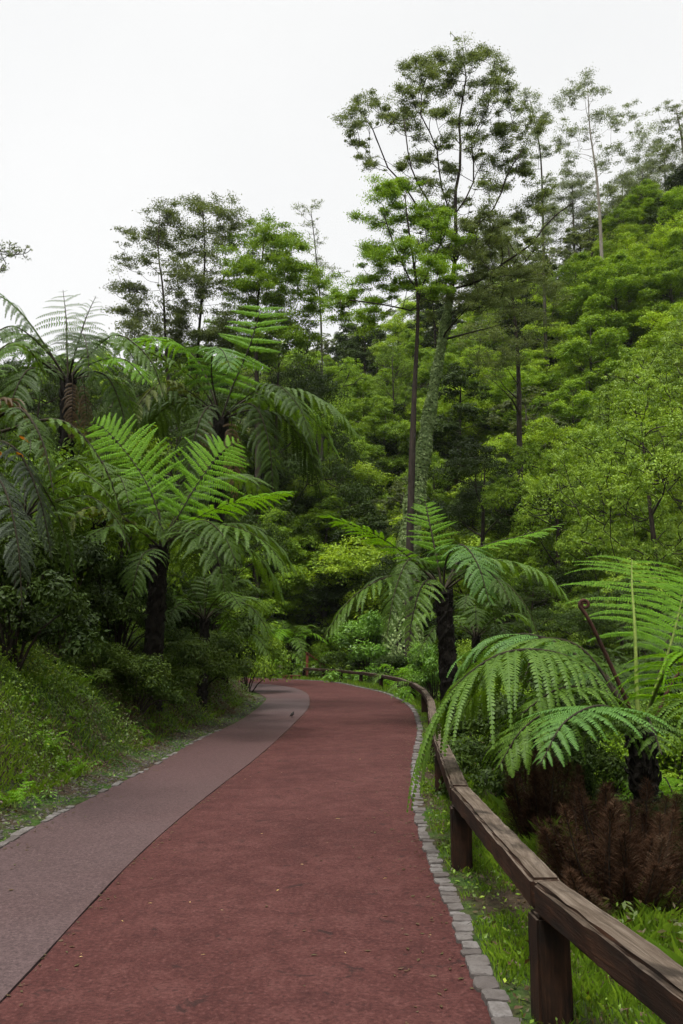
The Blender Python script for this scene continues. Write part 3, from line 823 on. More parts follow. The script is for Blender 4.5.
# F4: bright fern on the left bank
Y4 = 16.5
c4 = at(160, 548, Y4); b4 = at(152, 650, Y4 + .5); b4[2] = tz(b4[0], b4[1])
f4 = [
 (pxf(0, Y4, [(158, 512, -.1), (140, 472, .1), (112, 436, .6), (92, 420, 1.0)]), dict(Lmax=0.78, npin=26, K=20, droop=.25, side=np.array([.75, .1, .65]), leaf='fern_bright', u0=.18, rad=.017)),
 (pxf(0, Y4, [(176, 520, -.1), (200, 480, .1), (222, 452, .6), (240, 440, 1.0)]), dict(Lmax=0.72, npin=22, K=20, droop=.2, side=np.array([.85, .1, -.5]), leaf='fern_bright', u0=.2, rad=.017)),
 (pxf(0, Y4, [(190, 522, -.3), (225, 505, -.5), (262, 496, -.6), (297, 491, -.6)]), dict(Lmax=0.6, npin=26, K=20, droop=.35, leaf='fern_bright', u0=.25, rad=.017)),
 (pxf(0, Y4, [(138, 530, -.7), (115, 525, -1.3), (92, 535, -1.7), (76, 552, -1.9)]), dict(Lmax=0.62, npin=22, K=20, droop=.45, leaf='fern', u0=.15, rad=.017)),
 (pxf(0, Y4, [(190, 530, -.5), (225, 525, -.9), (262, 540, -1.1), (292, 575, -1.1)]), dict(Lmax=0.7, npin=26, K=20, droop=.6, leaf='fern', u0=.2, rad=.017)),
 (pxf(0, Y4, [(188, 535, .4), (222, 535, .7), (260, 560, .9), (286, 605, 1.0)]), dict(Lmax=0.7, npin=26, K=20, droop=.7, leaf='fern', u0=.2, rad=.017)),
 (pxf(0, Y4, [(178, 535, -.8), (198, 535, -1.4), (218, 560, -1.8), (226, 600, -1.9)]), dict(Lmax=0.62, npin=24, K=20, droop=.6, leaf='fern_dark', u0=.2, rad=.017)),
 (pxf(0, Y4, [(135, 525, .4), (105, 510, .8), (72, 515, 1.1), (48, 535, 1.2)]), dict(Lmax=0.7, npin=24, K=20, droop=.5, leaf='fern', u0=.2, rad=.017)),
 (pxf(0, Y4, [(160, 515, .7), (150, 480, 1.3), (135, 470, 2.0), (118, 480, 2.6)]), dict(Lmax=0.7, npin=24, K=20, droop=.4, leaf='fern', u0=.2, rad=.017)),
 (pxf(0, Y4, [(150, 550, -.7), (140, 560, -1.2), (130, 600, -1.4)]), dict(Lmax=0.45, npin=20, K=18, droop=.6, leaf='fern_dark', u0=.2, rad=.017)),
 (pxf(0, Y4, [(185, 500, .8), (215, 478, 1.6), (250, 480, 2.2), (280, 510, 2.6)]), dict(Lmax=0.7, npin=24, K=20, droop=.55, leaf='fern', u0=.2, rad=.017)),
]
fern('tree_fern', 'low spreading tree fern on the left bank with two broad bright green fronds raised', G_F, c4, b4, f4, 104, 0.19, 0.16, 1.25, extra=5)

# F5: fern against the sky, upper left
Y5 = 20.0
c5 = at(68, 382, Y5); b5 = at(67, 520, Y5); b5[2] = tz(b5[0], b5[1])
f5 = [
 (pxf(0, Y5, [(67, 350, .1), (66, 318, .4), (63, 290, .9)]), dict(Lmax=0.85, npin=15, K=14, droop=.4, side=sideX, leaf='fern', u0=.22, rad=.03, gap=.6, plf=.13, a0=-5, a1=25)),
 (pxf(0, Y5, [(76, 350, .0), (86, 318, .2), (96, 296, .5)]), dict(Lmax=0.6, npin=13, K=12, droop=.45, side=sideX, leaf='fern', u0=.3, rad=.03, gap=.5, plf=.1)),
 (pxf(0, Y5, [(92, 352, -.3), (118, 335, -.6), (150, 360, -.8), (165, 400, -.8)]), dict(Lmax=0.95, npin=24, droop=.7, leaf='fern', u0=.22, rad=.03)),
 (pxf(0, Y5, [(95, 362, -.9), (125, 360, -1.7), (150, 385, -2.2)]), dict(Lmax=0.85, npin=22, droop=.6, leaf='fern_bright', u0=.25, rad=.03)),
 (pxf(0, Y5, [(45, 345, -.2), (20, 312, -.4), (-5, 295, -.5), (-40, 300, -.6)]), dict(Lmax=0.8, npin=24, droop=.55, leaf='fern', u0=.2, rad=.03)),
 (pxf(0, Y5, [(42, 362, -.5), (15, 345, -1.0), (-12, 365, -1.3), (-30, 410, -1.4)]), dict(Lmax=0.95, npin=24, droop=.75, leaf='fern', u0=.2, rad=.03)),
 (pxf(0, Y5, [(48, 372, -1.0), (28, 370, -1.8), (12, 400, -2.3), (4, 440, -2.4)]), dict(Lmax=0.85, npin=24, droop=.75, leaf='fern_dark', u0=.2, rad=.03)),
 (pxf(0, Y5, [(88, 372, -.6), (108, 378, -1.0), (122, 410, -1.2), (128, 445, -1.3)]), dict(Lmax=0.8, npin=24, droop=.75, leaf='fern_dark', u0=.2, rad=.03)),
 (pxf(0, Y5, [(50, 355, .8), (28, 335, 1.5), (0, 340, 2.0), (-20, 370, 2.2)]), dict(Lmax=0.85, npin=22, droop=.6, leaf='fern', u0=.2, rad=.03)),
 (pxf(0, Y5, [(84, 355, .9), (104, 340, 1.7), (128, 350, 2.3), (145, 385, 2.5)]), dict(Lmax=0.85, npin=22, droop=.6, leaf='fern', u0=.2, rad=.03)),
]
fern('tree_fern', 'tree fern at the upper left with thin lacy fronds standing against the white sky', G_F, c5, b5, f5, 105, 0.2, 0.17, extra=4, dead=2)

# F6: fern at the left edge, near, with greyish hanging fronds
Y6 = 8.6
c6 = at(-35, 450, Y6); b6 = at(-40, 640, Y6 + .2); b6[2] = tz(b6[0], b6[1])
f6 = [
 (pxf(0, Y6, [(-10, 440, -.1), (18, 452, -.2), (40, 500, -.3), (52, 560, -.3)]), dict(Lmax=0.36, npin=33, K=20, droop=.7, leaf='fern_grey', u0=.15, rad=.018)),
 (pxf(0, Y6, [(-12, 470, -.4), (5, 490, -.7), (18, 545, -.9), (22, 610, -.9)]), dict(Lmax=0.33, npin=33, K=20, droop=.7, leaf='fern_grey', u0=.15, rad=.018)),
 (pxf(0, Y6, [(-5, 455, .4), (28, 470, .8), (58, 515, 1.1), (78, 590, 1.2)]), dict(Lmax=0.34, npin=33, K=20, droop=.75, leaf='fern_dark', u0=.15, rad=.018)),
 (pxf(0, Y6, [(-14, 410, .1), (10, 400, .2), (36, 425, .3), (48, 470, .3)]), dict(Lmax=0.33, npin=30, K=18, droop=.75, leaf='fern_dead', u0=.2, rad=.016, label='dead brown hanging frond')),
 (pxf(0, Y6, [(-10, 490, .2), (20, 520, .3), (60, 512, .5), (102, 522, .7)]), dict(Lmax=0.20, npin=33, K=16, droop=.5, leaf='fern', u0=.2, rad=.014)),
 (pxf(0, Y6, [(-20, 390, .2), (0, 350, .5), (25, 345, .7), (48, 380, .9)]), dict(Lmax=0.39, npin=33, K=18, droop=.6, leaf='fern', u0=.2, rad=.018)),
]
fern('tree_fern', 'fern at the left edge with dull grey-green fronds hanging over the dark bank', G_F, c6, b6, f6, 106, 0.14, 0.12, extra=5)

# generic ferns, copied from three templates
def template(seed, n, Lf, leafs, trunk_h, Lmax, lab, K=14, npin=22):
    rng = np.random.default_rng(seed)
    root = empty('tree_fern', (0, 0, 0))
    crown = np.array([0, 0, trunk_h])
    if trunk_h > 0.5: fern_trunk(root, np.array([0, 0, -0.4]), crown + [0, 0, .05], 0.13, 0.11, rng)
    for i in range(n):
        a = 360 * i / n + rng.uniform(-12, 12)
        ring = i % 3
        L = Lf * rng.uniform(0.85, 1.1) * (0.75 if ring == 0 else 1)
        rise = Lf * (0.55 if ring == 0 else (0.36 if ring == 1 else 0.18)) * rng.uniform(0.85, 1.15)
        tip = Lf * (0.42 if ring == 0 else (0.05 if ring == 1 else -0.3)) * rng.uniform(0.8, 1.2)
        add_frond(root, [crown] + radial(crown, a, L, rise, tip), rng, leafs[i % len(leafs)], 'stalk_dark', 0.02,
                  Lmax=Lmax, npin=npin, K=K, droop=rng.uniform(.35, .6), u0=.17)
    return root
TA = template(201, 11, 2.1, ['fern', 'fern_bright', 'fern'], 1.6, 0.58, '')
TB = template(202, 9, 1.5, ['fern_bright', 'fern', 'fern_bright'], 0.25, 0.42, '')
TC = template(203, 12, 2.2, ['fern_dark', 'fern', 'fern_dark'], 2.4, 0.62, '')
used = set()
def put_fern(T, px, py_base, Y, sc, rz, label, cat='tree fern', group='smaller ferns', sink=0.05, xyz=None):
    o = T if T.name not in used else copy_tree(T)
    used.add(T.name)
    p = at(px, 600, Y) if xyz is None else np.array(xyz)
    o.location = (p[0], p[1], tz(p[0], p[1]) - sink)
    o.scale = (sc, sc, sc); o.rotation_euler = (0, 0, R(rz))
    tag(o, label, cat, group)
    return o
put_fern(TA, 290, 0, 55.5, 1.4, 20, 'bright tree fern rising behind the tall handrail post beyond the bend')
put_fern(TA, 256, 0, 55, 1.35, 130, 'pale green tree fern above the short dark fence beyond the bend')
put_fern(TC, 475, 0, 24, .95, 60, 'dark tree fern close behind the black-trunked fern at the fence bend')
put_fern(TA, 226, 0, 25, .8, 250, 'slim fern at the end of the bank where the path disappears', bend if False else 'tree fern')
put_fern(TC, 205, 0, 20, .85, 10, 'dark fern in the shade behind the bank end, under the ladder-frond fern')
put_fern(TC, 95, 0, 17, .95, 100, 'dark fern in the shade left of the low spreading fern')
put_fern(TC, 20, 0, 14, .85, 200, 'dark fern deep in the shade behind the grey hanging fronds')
put_fern(TB, 400, 0, 36, 1.05, 40, 'bright fern clump behind the fence, under the ivy-clad trunk')
put_fern(TB, 424, 0, 28, .95, 160, 'bright fern clump touching the black fern trunk behind the fence')
put_fern(TB, 266, 0, 55, 2.3, 30, 'broad bright fern at the far bend, left of the wooden handrail')
put_fern(TB, 318, 0, 55, 1.9, 200, 'bright fern directly behind the tall handrail post')
put_fern(TB, 340, 0, 50, 1.0, 290, 'bright fern clump just right of the wooden handrail')
put_fern(TB, 275, 0, 50, 1.0, 80, 'fern clump in front of the short dark fence beyond the bend', xyz=(-4.2, 51.6, 0))
put_fern(TB, 560, 0, 11, .8, 10, 'low fern half hidden behind the large fern at the right edge')
put_fern(TB, 670, 0, 9.5, .8, 210, 'low fern in shade below the crozier at the right edge')

# thin mist over the valley: one closed box of air, round the camera and the whole scene
bm = bmesh.new(); bmesh.ops.create_cube(bm, size=1)
hz = bm_obj(bm, 'haze', None); hz.scale = (1900, 1400, 640); hz.location = (0, 250, 300)
mh = bpy.data.materials.new('haze_air'); mh.use_nodes = True; th = mh.node_tree; th.nodes.clear()
pv = th.nodes.new('ShaderNodeVolumePrincipled'); pv.inputs['Color'].default_value = (.93, .95, .96, 1); pv.inputs['Density'].default_value = .00008
oh = th.nodes.new('ShaderNodeOutputMaterial'); th.links.new(pv.outputs[0], oh.inputs['Volume']); hz.data.materials.append(mh)
tag(hz, 'thin pale mist in the air of the valley', 'haze', kind='stuff')

# ------------------------------------------------------------------ trees
def clump_leaves(rng, cen, rx, rz, n, size, up=0.55, asp=0.42, shell=(0.55, 1.05), low=-0.35, droop=0.0):
    """leaf quads filling the upper part of many flattened clumps; returns V, F, tint"""
    cen = np.asarray(cen, float); m = len(cen)
    rx = np.broadcast_to(rx, (m,)); rz = np.broadcast_to(rz, (m,)); n = np.broadcast_to(n, (m,)).astype(int)
    id_ = np.repeat(np.arange(m), n); N_ = len(id_)
    d = unit(rng.normal(size=(N_, 3)))
    d[:, 2] = np.where(d[:, 2] < low, -d[:, 2], d[:, 2])
    rf = rng.uniform(shell[0], shell[1], N_) ** 0.8
    lump = 1 + 0.25 * np.sin(d[:, 0] * 5 + id_) * np.sin(d[:, 1] * 5 + 2 * id_)
    off = d * (rf * lump)[:, None] * np.stack([rx[id_], rx[id_], rz[id_]], -1)
    p = cen[id_] + off
    nrm = unit(d * [1, 1, 1.4] * 0.75 + [0, 0, up] + rng.normal(0, 0.42, (N_, 3)))
    a = unit(np.cross(nrm, rng.normal(size=(N_, 3))))
    if droop: a = unit(a + [0, 0, -droop])
    b = np.cross(nrm, a)
    s = size * rng.uniform(0.6, 1.35, N_)[:, None]
    V = np.stack([p - a * s * .5, p - b * s * asp * .5 + a * s * .05, p + a * s * .5, p + b * s * asp * .5 + a * s * .05], 1).reshape(-1, 3)
    ct = rng.uniform(0.2, 0.8, m)[id_]
    t = np.clip(ct + rng.normal(0, 0.17, N_), 0, 1)
    return V, np.arange(N_ * 4).reshape(-1, 4), np.repeat(t, 4)
def skeleton(trunk, tr, targets, rng, tipr=0.012, sag=0.06, k=6, keep_r=0.6):
    """trunk polyline plus limbs that reach each target from the nearest lower branch node"""
    acc = Acc()
    trunk = np.asarray(trunk, float); tr = np.asarray(tr, float)
    V, Fs = tube(trunk, tr, 9, True, 0.06, rng); acc.add(V, Fs)
    nodes = [trunk[i] for i in range(len(trunk))]; rad = list(tr)
    T = sorted(list(np.asarray(targets, float)), key=lambda q: np.min(np.linalg.norm(trunk - q, axis=1)))
    for q in T:
        A = np.array(nodes); d = np.linalg.norm(A - q, axis=1)
        cost = d + np.where(A[:, 2] > q[2] - 0.25 * d, 3.0 * d, 0) + 0.25 * np.abs(A[:, 2] - q[2] + 0.5 * d)
        i = int(np.argmin(cost))
        p = A[i]; L = d[i]
        if L < 0.05: continue
        mid = (p + q) / 2 + rng.normal(0, 0.10, 3) * L + np.array([0, 0, -sag * L])
        r0 = min(rad[i] * keep_r, 0.018 * L + 0.02); r0 = max(r0, tipr * 1.3)
        nseg = 5 if L < 2.5 else 8
        C = catmull([p, mid, q], nseg)
        rr = np.linspace(r0, tipr, nseg)
        V, Fs = tube(C, rr, k if r0 > .05 else 4, False); acc.add(V, Fs)
        for j in range(1, nseg): nodes.append(C[j]); rad.append(rr[j])
    return acc

def make_hill_tree(seed, H, Rc, h0, leaf, bark, nlobe, ntuft, per, size, flat=0.6, name='broadleaf_tree', lr=(.26, .42), inner=0.25, tr_=(.16, .34)):
    rng = np.random.default_rng(seed)
    root = empty(name, (0, 0, 0))
    lobes, lrad = [], []
    tries = 0
    while len(lobes) < nlobe and tries < 4000:
        tries += 1
        u = rng.random()                                # height fraction in the crown
        prof = math.sin(math.pi * min(1, (0.16 + 0.84 * u) ** 0.85)) ** 0.6 if u < 0.96 else 0.12
        rr = Rc * prof * rng.uniform(.35, 1.0) ** .6 * rng.uniform(.8, 1.15)
        th = rng.uniform(0, 2 * math.pi)
        r_ = Rc * rng.uniform(*lr) * (0.75 if u > .8 else 1)
        c = np.array([rr * math.cos(th), rr * math.sin(th), h0 + (H - h0) * u * 0.93 - r_ * flat * .5])
        if all(np.linalg.norm((c - q) / [1, 1, flat * 1.1]) > 0.72 * (r_ + s_) for q, s_ in zip(lobes, lrad)):
            lobes.append(c); lrad.append(r_)
    cen, rx = [], []
    for c, r_ in zip(lobes, lrad):
        el = np.array([1, rng.uniform(.7, 1.0), flat * rng.uniform(.75, 1.2)]); ro = rng.uniform(0, 6.28)
        m = int(ntuft * (r_ / np.mean(lrad)) ** 1.6 * rng.uniform(.7, 1.2))
        d = unit(rng.normal(size=(m, 3))); d[:, 2] = np.where(d[:, 2] < -.25, -d[:, 2], d[:, 2])
        p = d * el * r_ * rng.uniform(.62, 1.04, (m, 1))
        p = np.stack([p[:, 0] * math.cos(ro) - p[:, 1] * math.sin(ro), p[:, 0] * math.sin(ro) + p[:, 1] * math.cos(ro), p[:, 2]], -1)
        cen.append(c + p); rx.append(r_ * rng.uniform(*tr_, m))
    cen = np.concatenate(cen); rx = np.concatenate(rx)
    V, Fq, T = clump_leaves(rng, cen, rx, rx * .6, np.maximum(8, per * (rx / rx.mean()) ** 2), size, .5, .45, (.3, 1.15), -.3)
    L_ = np.array(lobes); lrad = np.array(lrad)
    V2, F2, T2 = clump_leaves(rng, L_, lrad * .8, lrad * flat * .7, max(20, int(per * ntuft * inner * .7)), size * 1.3)
    acc = Acc(); acc.add(V, Fq, T); acc.add(V2, F2, T2)
    tr = catmull([(0, 0, -1.5), (rng.uniform(-.3, .3), rng.uniform(-.3, .3), h0), (rng.uniform(-.4, .4), rng.uniform(-.4, .4), H * .85)], 12)
    sk = skeleton(tr, np.linspace(0.026 * H, 0.02, 12), np.concatenate([L_, cen[::5]]), rng, 0.014)
    sk.build('trunk', M[bark], root, True)
    acc.build('crown', M[leaf], root)
    return root
class Kind:
    def __init__(s, root, H, desc): s.root, s.H, s.desc, s.first = root, H, desc, True
    def place(s, p, sc, rz, label, cat='tree', group=None, sxy=None):
        o = s.root if s.first else copy_tree(s.root)
        s.first = False
        o.location = p; o.rotation_euler = (0, 0, rz)
        q = sxy or sc
        o.scale = (q, q, sc)
        tag(o, label, cat, group)
        return o
kinds = [
    Kind(make_hill_tree(301, 11, 4.0, 1.4, 'leaf_lime', 'bark', 20, 24, 85, 0.17, .72, lr=(.3, .5), tr_=(.2, .4)), 11, 'yellow-green layered'),
    Kind(make_hill_tree(302, 12, 3.6, 1.4, 'leaf_green', 'bark', 22, 22, 85, 0.17, .8, lr=(.3, .5), tr_=(.2, .4)), 12, 'mid-green layered'),
    Kind(make_hill_tree(303, 10, 4.6, 1.2, 'leaf_lime', 'bark_dark', 24, 24, 85, 0.16, .65, lr=(.3, .5), tr_=(.2, .4)), 10, 'broad yellow-green domed'),
    Kind(make_hill_tree(304, 13, 3.6, 1.2, 'leaf_deep', 'bark_dark', 22, 22, 85, 0.17, .85, lr=(.3, .5), tr_=(.2, .4)), 13, 'dark green rounded'),
    Kind(make_hill_tree(305, 12, 4.2, 1.6, 'leaf_green', 'bark_dark', 20, 24, 85, 0.16, .7, lr=(.3, .5), tr_=(.2, .4)), 12, 'green flat-topped'),
    Kind(make_hill_tree(306, 12, 3.4, 2.6, 'leaf_olive', 'bark', 26, 16, 55, 0.18, .9, lr=(.22, .4), inner=.1), 12, 'olive green loose-crowned'),
    Kind(make_hill_tree(307, 13, 3.2, 4.0, 'leaf_gray', 'bark_pale', 18, 13, 45, 0.18, .9, lr=(.2, .36), inner=.05), 13, 'grey-green airy'),
]
fine = [Kind(make_hill_tree(311, 10, 4.4, 1.8, 'leaf_spring', 'bark_dark', 30, 85, 52, 0.085, .72, inner=.16, tr_=(.08, .17)), 10, ''),
        Kind(make_hill_tree(312, 11, 3.9, 2.0, 'leaf_green', 'bark_dark', 26, 80, 50, 0.085, .75, inner=.16, tr_=(.08, .17)), 11, ''),
        Kind(make_hill_tree(313, 10, 4.2, 1.0, 'leaf_deep', 'bark_dark', 26, 22, 150, 0.085, .65), 10, '')]
rngH = np.random.default_rng(77)
SKY_X = [-150, 0, 120, 250, 320, 340, 400, 470, 520, 560, 600, 640, 683, 760]
SKY_Y = [360, 355, 325, 322, 325, 322, 285, 268, 252, 228, 206, 184, 160, 135]
hill_pts = []
r_ = 58.0; row = 0
while r_ < 138:
    step = 5.9 * (1 + 0.12 * (r_ - 58) / 60)
    for a in np.arange(-0.50, 0.56, step / r_):
        aa = a + rngH.uniform(-.3, .3) * step / r_
        rr = r_ + rngH.uniform(-2.2, 2.2)
        hill_pts.append((row, rr * math.sin(aa), rr * math.cos(aa)))
    r_ += 6.6 + 0.02 * (r_ - 58); row += 1
cand = []
for (row, x, y) in hill_pts:
    z = tz(x, y)
    if row == 0 and inside(np.array([x]), np.array([y]), polyRoad)[0]: continue
    px, _ = proj((x, y, z))
    # species bands: dark and deep in the middle and lower left, lime to the right
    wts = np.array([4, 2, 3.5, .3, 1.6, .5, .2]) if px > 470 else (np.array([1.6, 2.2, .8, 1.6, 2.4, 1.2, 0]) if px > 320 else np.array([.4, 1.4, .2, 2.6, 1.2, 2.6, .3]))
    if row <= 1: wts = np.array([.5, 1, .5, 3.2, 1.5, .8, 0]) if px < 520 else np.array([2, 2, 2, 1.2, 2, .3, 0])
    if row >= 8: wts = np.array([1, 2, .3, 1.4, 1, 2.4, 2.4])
    k = int(rngH.choice(7, p=wts / wts.sum()))
    sc = rngH.uniform(0.82, 1.18)
    H = kinds[k].H
    _, pt = proj((x, y, z + H * sc))
    lim = float(np.interp(px, SKY_X, SKY_Y)) + rngH.uniform(-4, 12)
    if pt < lim:                                        # keep the ridge line of the photograph
        # height that just touches the line
        tgt = at(px, lim, y)[2] - z
        if tgt < 0.4 * H: continue
        sc = tgt / H
    _, ptop = proj((x, y, z + H * sc))
    cand.append([row, px, ptop, x, y, z, k, sc, max(sc, .85) * rngH.uniform(.95, 1.2)])
rows_name = ['at the foot of the slope', 'in the second row up the slope', 'in the third row up the slope', 'in the fourth row up the slope', 'in the fifth row up the slope',
             'in the sixth row up the slope', 'in the seventh row up the slope', 'in the eighth row up the slope', 'in the ninth row up the slope', 'in the tenth row up the slope', 'in the eleventh row up the slope', 'in the top row on the ridge', 'behind the ridge row']
ordn = ['first', 'second', 'third', 'fourth', 'fifth', 'sixth', 'seventh', 'eighth', 'ninth', 'tenth', 'eleventh', 'twelfth', 'thirteenth', 'fourteenth', 'fifteenth', 'sixteenth', 'seventeenth', 'eighteenth', 'nineteenth', 'twentieth', 'twenty-first', 'twenty-second', 'twenty-third', 'twenty-fourth', 'twenty-fifth', 'twenty-sixth', 'twenty-seventh', 'twenty-eighth']
byrow = {}
for c in cand: byrow.setdefault(c[0], []).append(c)
for row, cs in byrow.items():
    vis = sorted([c for c in cs if -60 < c[1] < 745], key=lambda c: -c[1])
    for i, c in enumerate(vis):
        _, px, pt, x, y, z, k, sc, sxy = c
        lab = kinds[k].desc + ' tree, ' + ordn[min(i, 27)] + ' from the right ' + rows_name[min(row, 12)]
        kinds[k].place((x, y, z - .3), sc, rngH.uniform(0, 6.28), lab, 'tree', 'trees on the wooded hillside', sxy)

# ---- trees drawn one by one: crowns given as leaf clumps in the picture, at their own distance, each with depth
def drawn_tree(name, label, group, Y, trunk_px, tr, clumps, leaf, bark, seed, per, size, depth=1.0, flat=0.7, asp=0.35, droop=0.2, extra=None, keep_r=.6):
    rng = np.random.default_rng(seed)
    T = np.array([at(px, py, Y + dy) for px, py, dy in trunk_px])
    base = T[0].copy(); base[2] = min(tz(base[0], base[1]), base[2]) - 0.3
    T = np.vstack([base, T[1:]]) if abs(T[0][2] - base[2]) < 2 else np.vstack([base, T])
    root = empty(name, tuple(base))
    n = 26
    trk = catmull(T, n) - base
    rr = np.interp(np.linspace(0, 1, n), np.linspace(0, 1, len(tr)), tr)
    cen, rx = [], []
    for (px, py, rp, *dd) in clumps:
        dy = dd[0] if dd else rng.uniform(-1, 1) * depth
        for _ in range(13):
            jx, jy = rng.normal(0, rp * .62, 2)
            c = at(px + jx, py + jy * .8, Y + dy + rng.normal(0, .25) * depth) - base
            cen.append(c); rx.append(rp * Y / F * rng.uniform(.14, .62))
    cen = np.array(cen); rx = np.array(rx)
    limbs = [catmull(np.array([at(px, py, Y + dy) for px, py, dy in L]), 9) - base for L in (extra or [])]
    acc = skeleton(trk, rr, [], rng)
    nodes_extra = []
    for L in limbs:
        i = int(np.argmin(np.linalg.norm(trk - L[0], axis=1)))
        L[0] = trk[i]
        r0 = rr[i] * 0.5
        V, Fs = tube(L, np.linspace(r0, .03, len(L)), 6); acc.add(V, Fs)
        nodes_extra.append((L, np.linspace(r0, .03, len(L))))
    full = np.vstack([trk] + [a for a, _ in nodes_extra]); fr = np.concatenate([rr] + [b for _, b in nodes_extra])
    # limbs reach every leaf clump
    nodes = list(full); rad = list(fr)
    order = np.argsort([np.min(np.linalg.norm(full - q, axis=1)) for q in cen])
    for qi in order:
        q = cen[qi]
        A = np.array(nodes); d = np.linalg.norm(A - q, axis=1)
        cost = d + np.where(A[:, 2] > q[2] - 0.2 * d, 2.5 * d, 0)
        i = int(np.argmin(cost)); p = A[i]; L = d[i]
        if L < .08: continue
        mid = (p + q) / 2 + rng.normal(0, .09, 3) * L + [0, 0, -.05 * L]
        r0 = max(min(rad[i] * keep_r, .014 * L + .022), .018)
        C = catmull([p, mid, q], 6); rq = np.linspace(r0, .012, 6)
        V, Fs = tube(C, rq, 4, False); acc.add(V, Fs)
        for j in range(1, 6): nodes.append(C[j]); rad.append(rq[j])
    acc.build('trunk', M[bark], root, True)
    nL = np.maximum(6, 1.1 * per * (rx / rx.mean()) ** 1.7 * rng.uniform(.35, 1.6, len(rx))).astype(int)
    id_ = np.repeat(np.arange(len(cen)), nL); n_ = len(id_)
    el = rng.uniform(.6, 1.25, (len(cen), 3)) * [1.25, 1.25, flat * .62]
    p = cen[id_] + rng.normal(0, .52, (n_, 3)) * el[id_] * rx[id_][:, None]
    nr = unit(rng.normal(0, .6, (n_, 3)) + [0, 0, .6])
    a = unit(np.cross(nr, rng.normal(size=(n_, 3))) + [0, 0, -droop * 2]); b = unit(np.cross(nr, a))
    sz = (size * .6 * rng.uniform(.6, 1.35, n_))[:, None]
    V = np.stack([p - a * sz * .5, p - b * sz * asp * .5, p + a * sz * .5, p + b * sz * asp * .5], 1).reshape(-1, 3)
    Fq = np.arange(4 * n_).reshape(-1, 4)
    Tn = np.repeat(np.clip(rng.uniform(.2, .8, len(cen))[id_] + rng.normal(0, .15, n_), 0, 1), 4)
    a2 = Acc(); a2.add(V, Fq, Tn); a2.build('crown', M[leaf], root)
    tag(root, label, 'tree', group)
    return root, trk + base, rr
cl_big = [(p[0], p[1], p[2] if len(p) > 2 else 13) for p in [
    (440, 60), (461, 53), (485, 58), (415, 68), (430, 72), (470, 66), (497, 72), (503, 90), (405, 95), (425, 92), (450, 84), (480, 92), (410, 112), (440, 112), (470, 116), (505, 106),
    (365, 106), (350, 118), (385, 112), (355, 140, 11), (370, 160, 10), (392, 120), (420, 136), (445, 140), (475, 140), (500, 130), (525, 128), (515, 150), (538, 124, 10), (420, 160), (450, 165), (482, 160), (505, 166),
    (490, 186), (522, 172), (430, 188), (405, 182, 11), (460, 200), (440, 215), (470, 225), (485, 212), (425, 235), (455, 245), (480, 250), (500, 235), (520, 215), (540, 205), (545, 192, 10),
    (470, 275), (490, 268), (440, 280), (475, 300), (495, 290), (515, 255), (535, 240), (450, 225, 16), (470, 250, 16), (440, 255, 16), (490, 235, 16), (515, 275, 15), (460, 300, 15), (425, 300, 14), (505, 305, 16), (535, 270, 14)]]
big, trk, trr = drawn_tree('eucalyptus_tree', 'tallest tree, ivy climbing its leaning trunk, open crown high above the road', 'tall open-crowned trees', 44,
    [(402, 650, 0), (406, 570, 0), (418, 480, 0), (437, 370, 0), (452, 285, 0), (456, 235, 0), (455, 195, .2), (461, 160, .5), (459, 118, .4), (466, 82, .6), (463, 56, .8)], [.42, .36, .33, .28, .25, .2, .14, .1, .08, .05, .03], cl_big, 'leaf_olive', 'bark_dark', 401, 190, 0.18, 2.2,
    extra=[[(453, 252, 0), (428, 228, .5), (408, 190, .9), (386, 165, 1.2), (376, 135, 1.4), (360, 112, 1.5)], [(455, 262, 0), (472, 232, -.6), (496, 205, -1), (507, 175, -1.3), (522, 150, -1.5)], [(452, 290, 0), (482, 280, -.5), (505, 262, -1), (532, 244, -1.4), (548, 222, -1.6), (572, 203, -2)], [(456, 215, 0), (474, 180, .5), (472, 140, .8), (488, 108, 1), (492, 72, 1.2)], [(455, 225, 0), (441, 185, -.5), (436, 145, -.8), (420, 112, -1), (426, 78, -1.2)], [(455, 240, 0), (434, 210, -1), (412, 170, -1.4), (404, 120, -1.6)]])
# ivy sleeve on the leaning trunk
rngI = np.random.default_rng(9)
base = np.array(big.location)
n = 26000
u = rngI.random(n) ** 1.0 * 0.60
ii = u * (len(trk) - 1); i0 = ii.astype(int); fr = (ii - i0)[:, None]
P = trk[i0] * (1 - fr) + trk[i0 + 1] * fr
rad = trr[i0] * np.interp(u, [0, .1, .3, .45, .6], [2.6, 2.0, 1.4, 1.25, 1.0]) * (1 + .25 * np.sin(u * 60) * np.sin(u * 37 + 1))
th = rngI.uniform(0, 2 * math.pi, n)
d = np.stack([np.cos(th), np.sin(th), np.zeros(n)], -1)
P = P + d * (rad * rngI.uniform(.85, 1.2, n))[:, None] - base
nr = unit(d + rngI.normal(0, .4, (n, 3)) + [0, 0, .3])
a = unit(np.cross(nr, rngI.normal(size=(n, 3)))); b = np.cross(nr, a)
s = 0.14 * rngI.uniform(.6, 1.3, n)[:, None]
V = np.stack([P - a * s * .5, P - b * s * .42, P + a * s * .5, P + b * s * .42], 1).reshape(-1, 3)
link_mesh('ivy', np_mesh('ivy', V, np.arange(4 * n).reshape(-1, 4), np.repeat(rngI.random(n), 4)), M['ivy'], big)

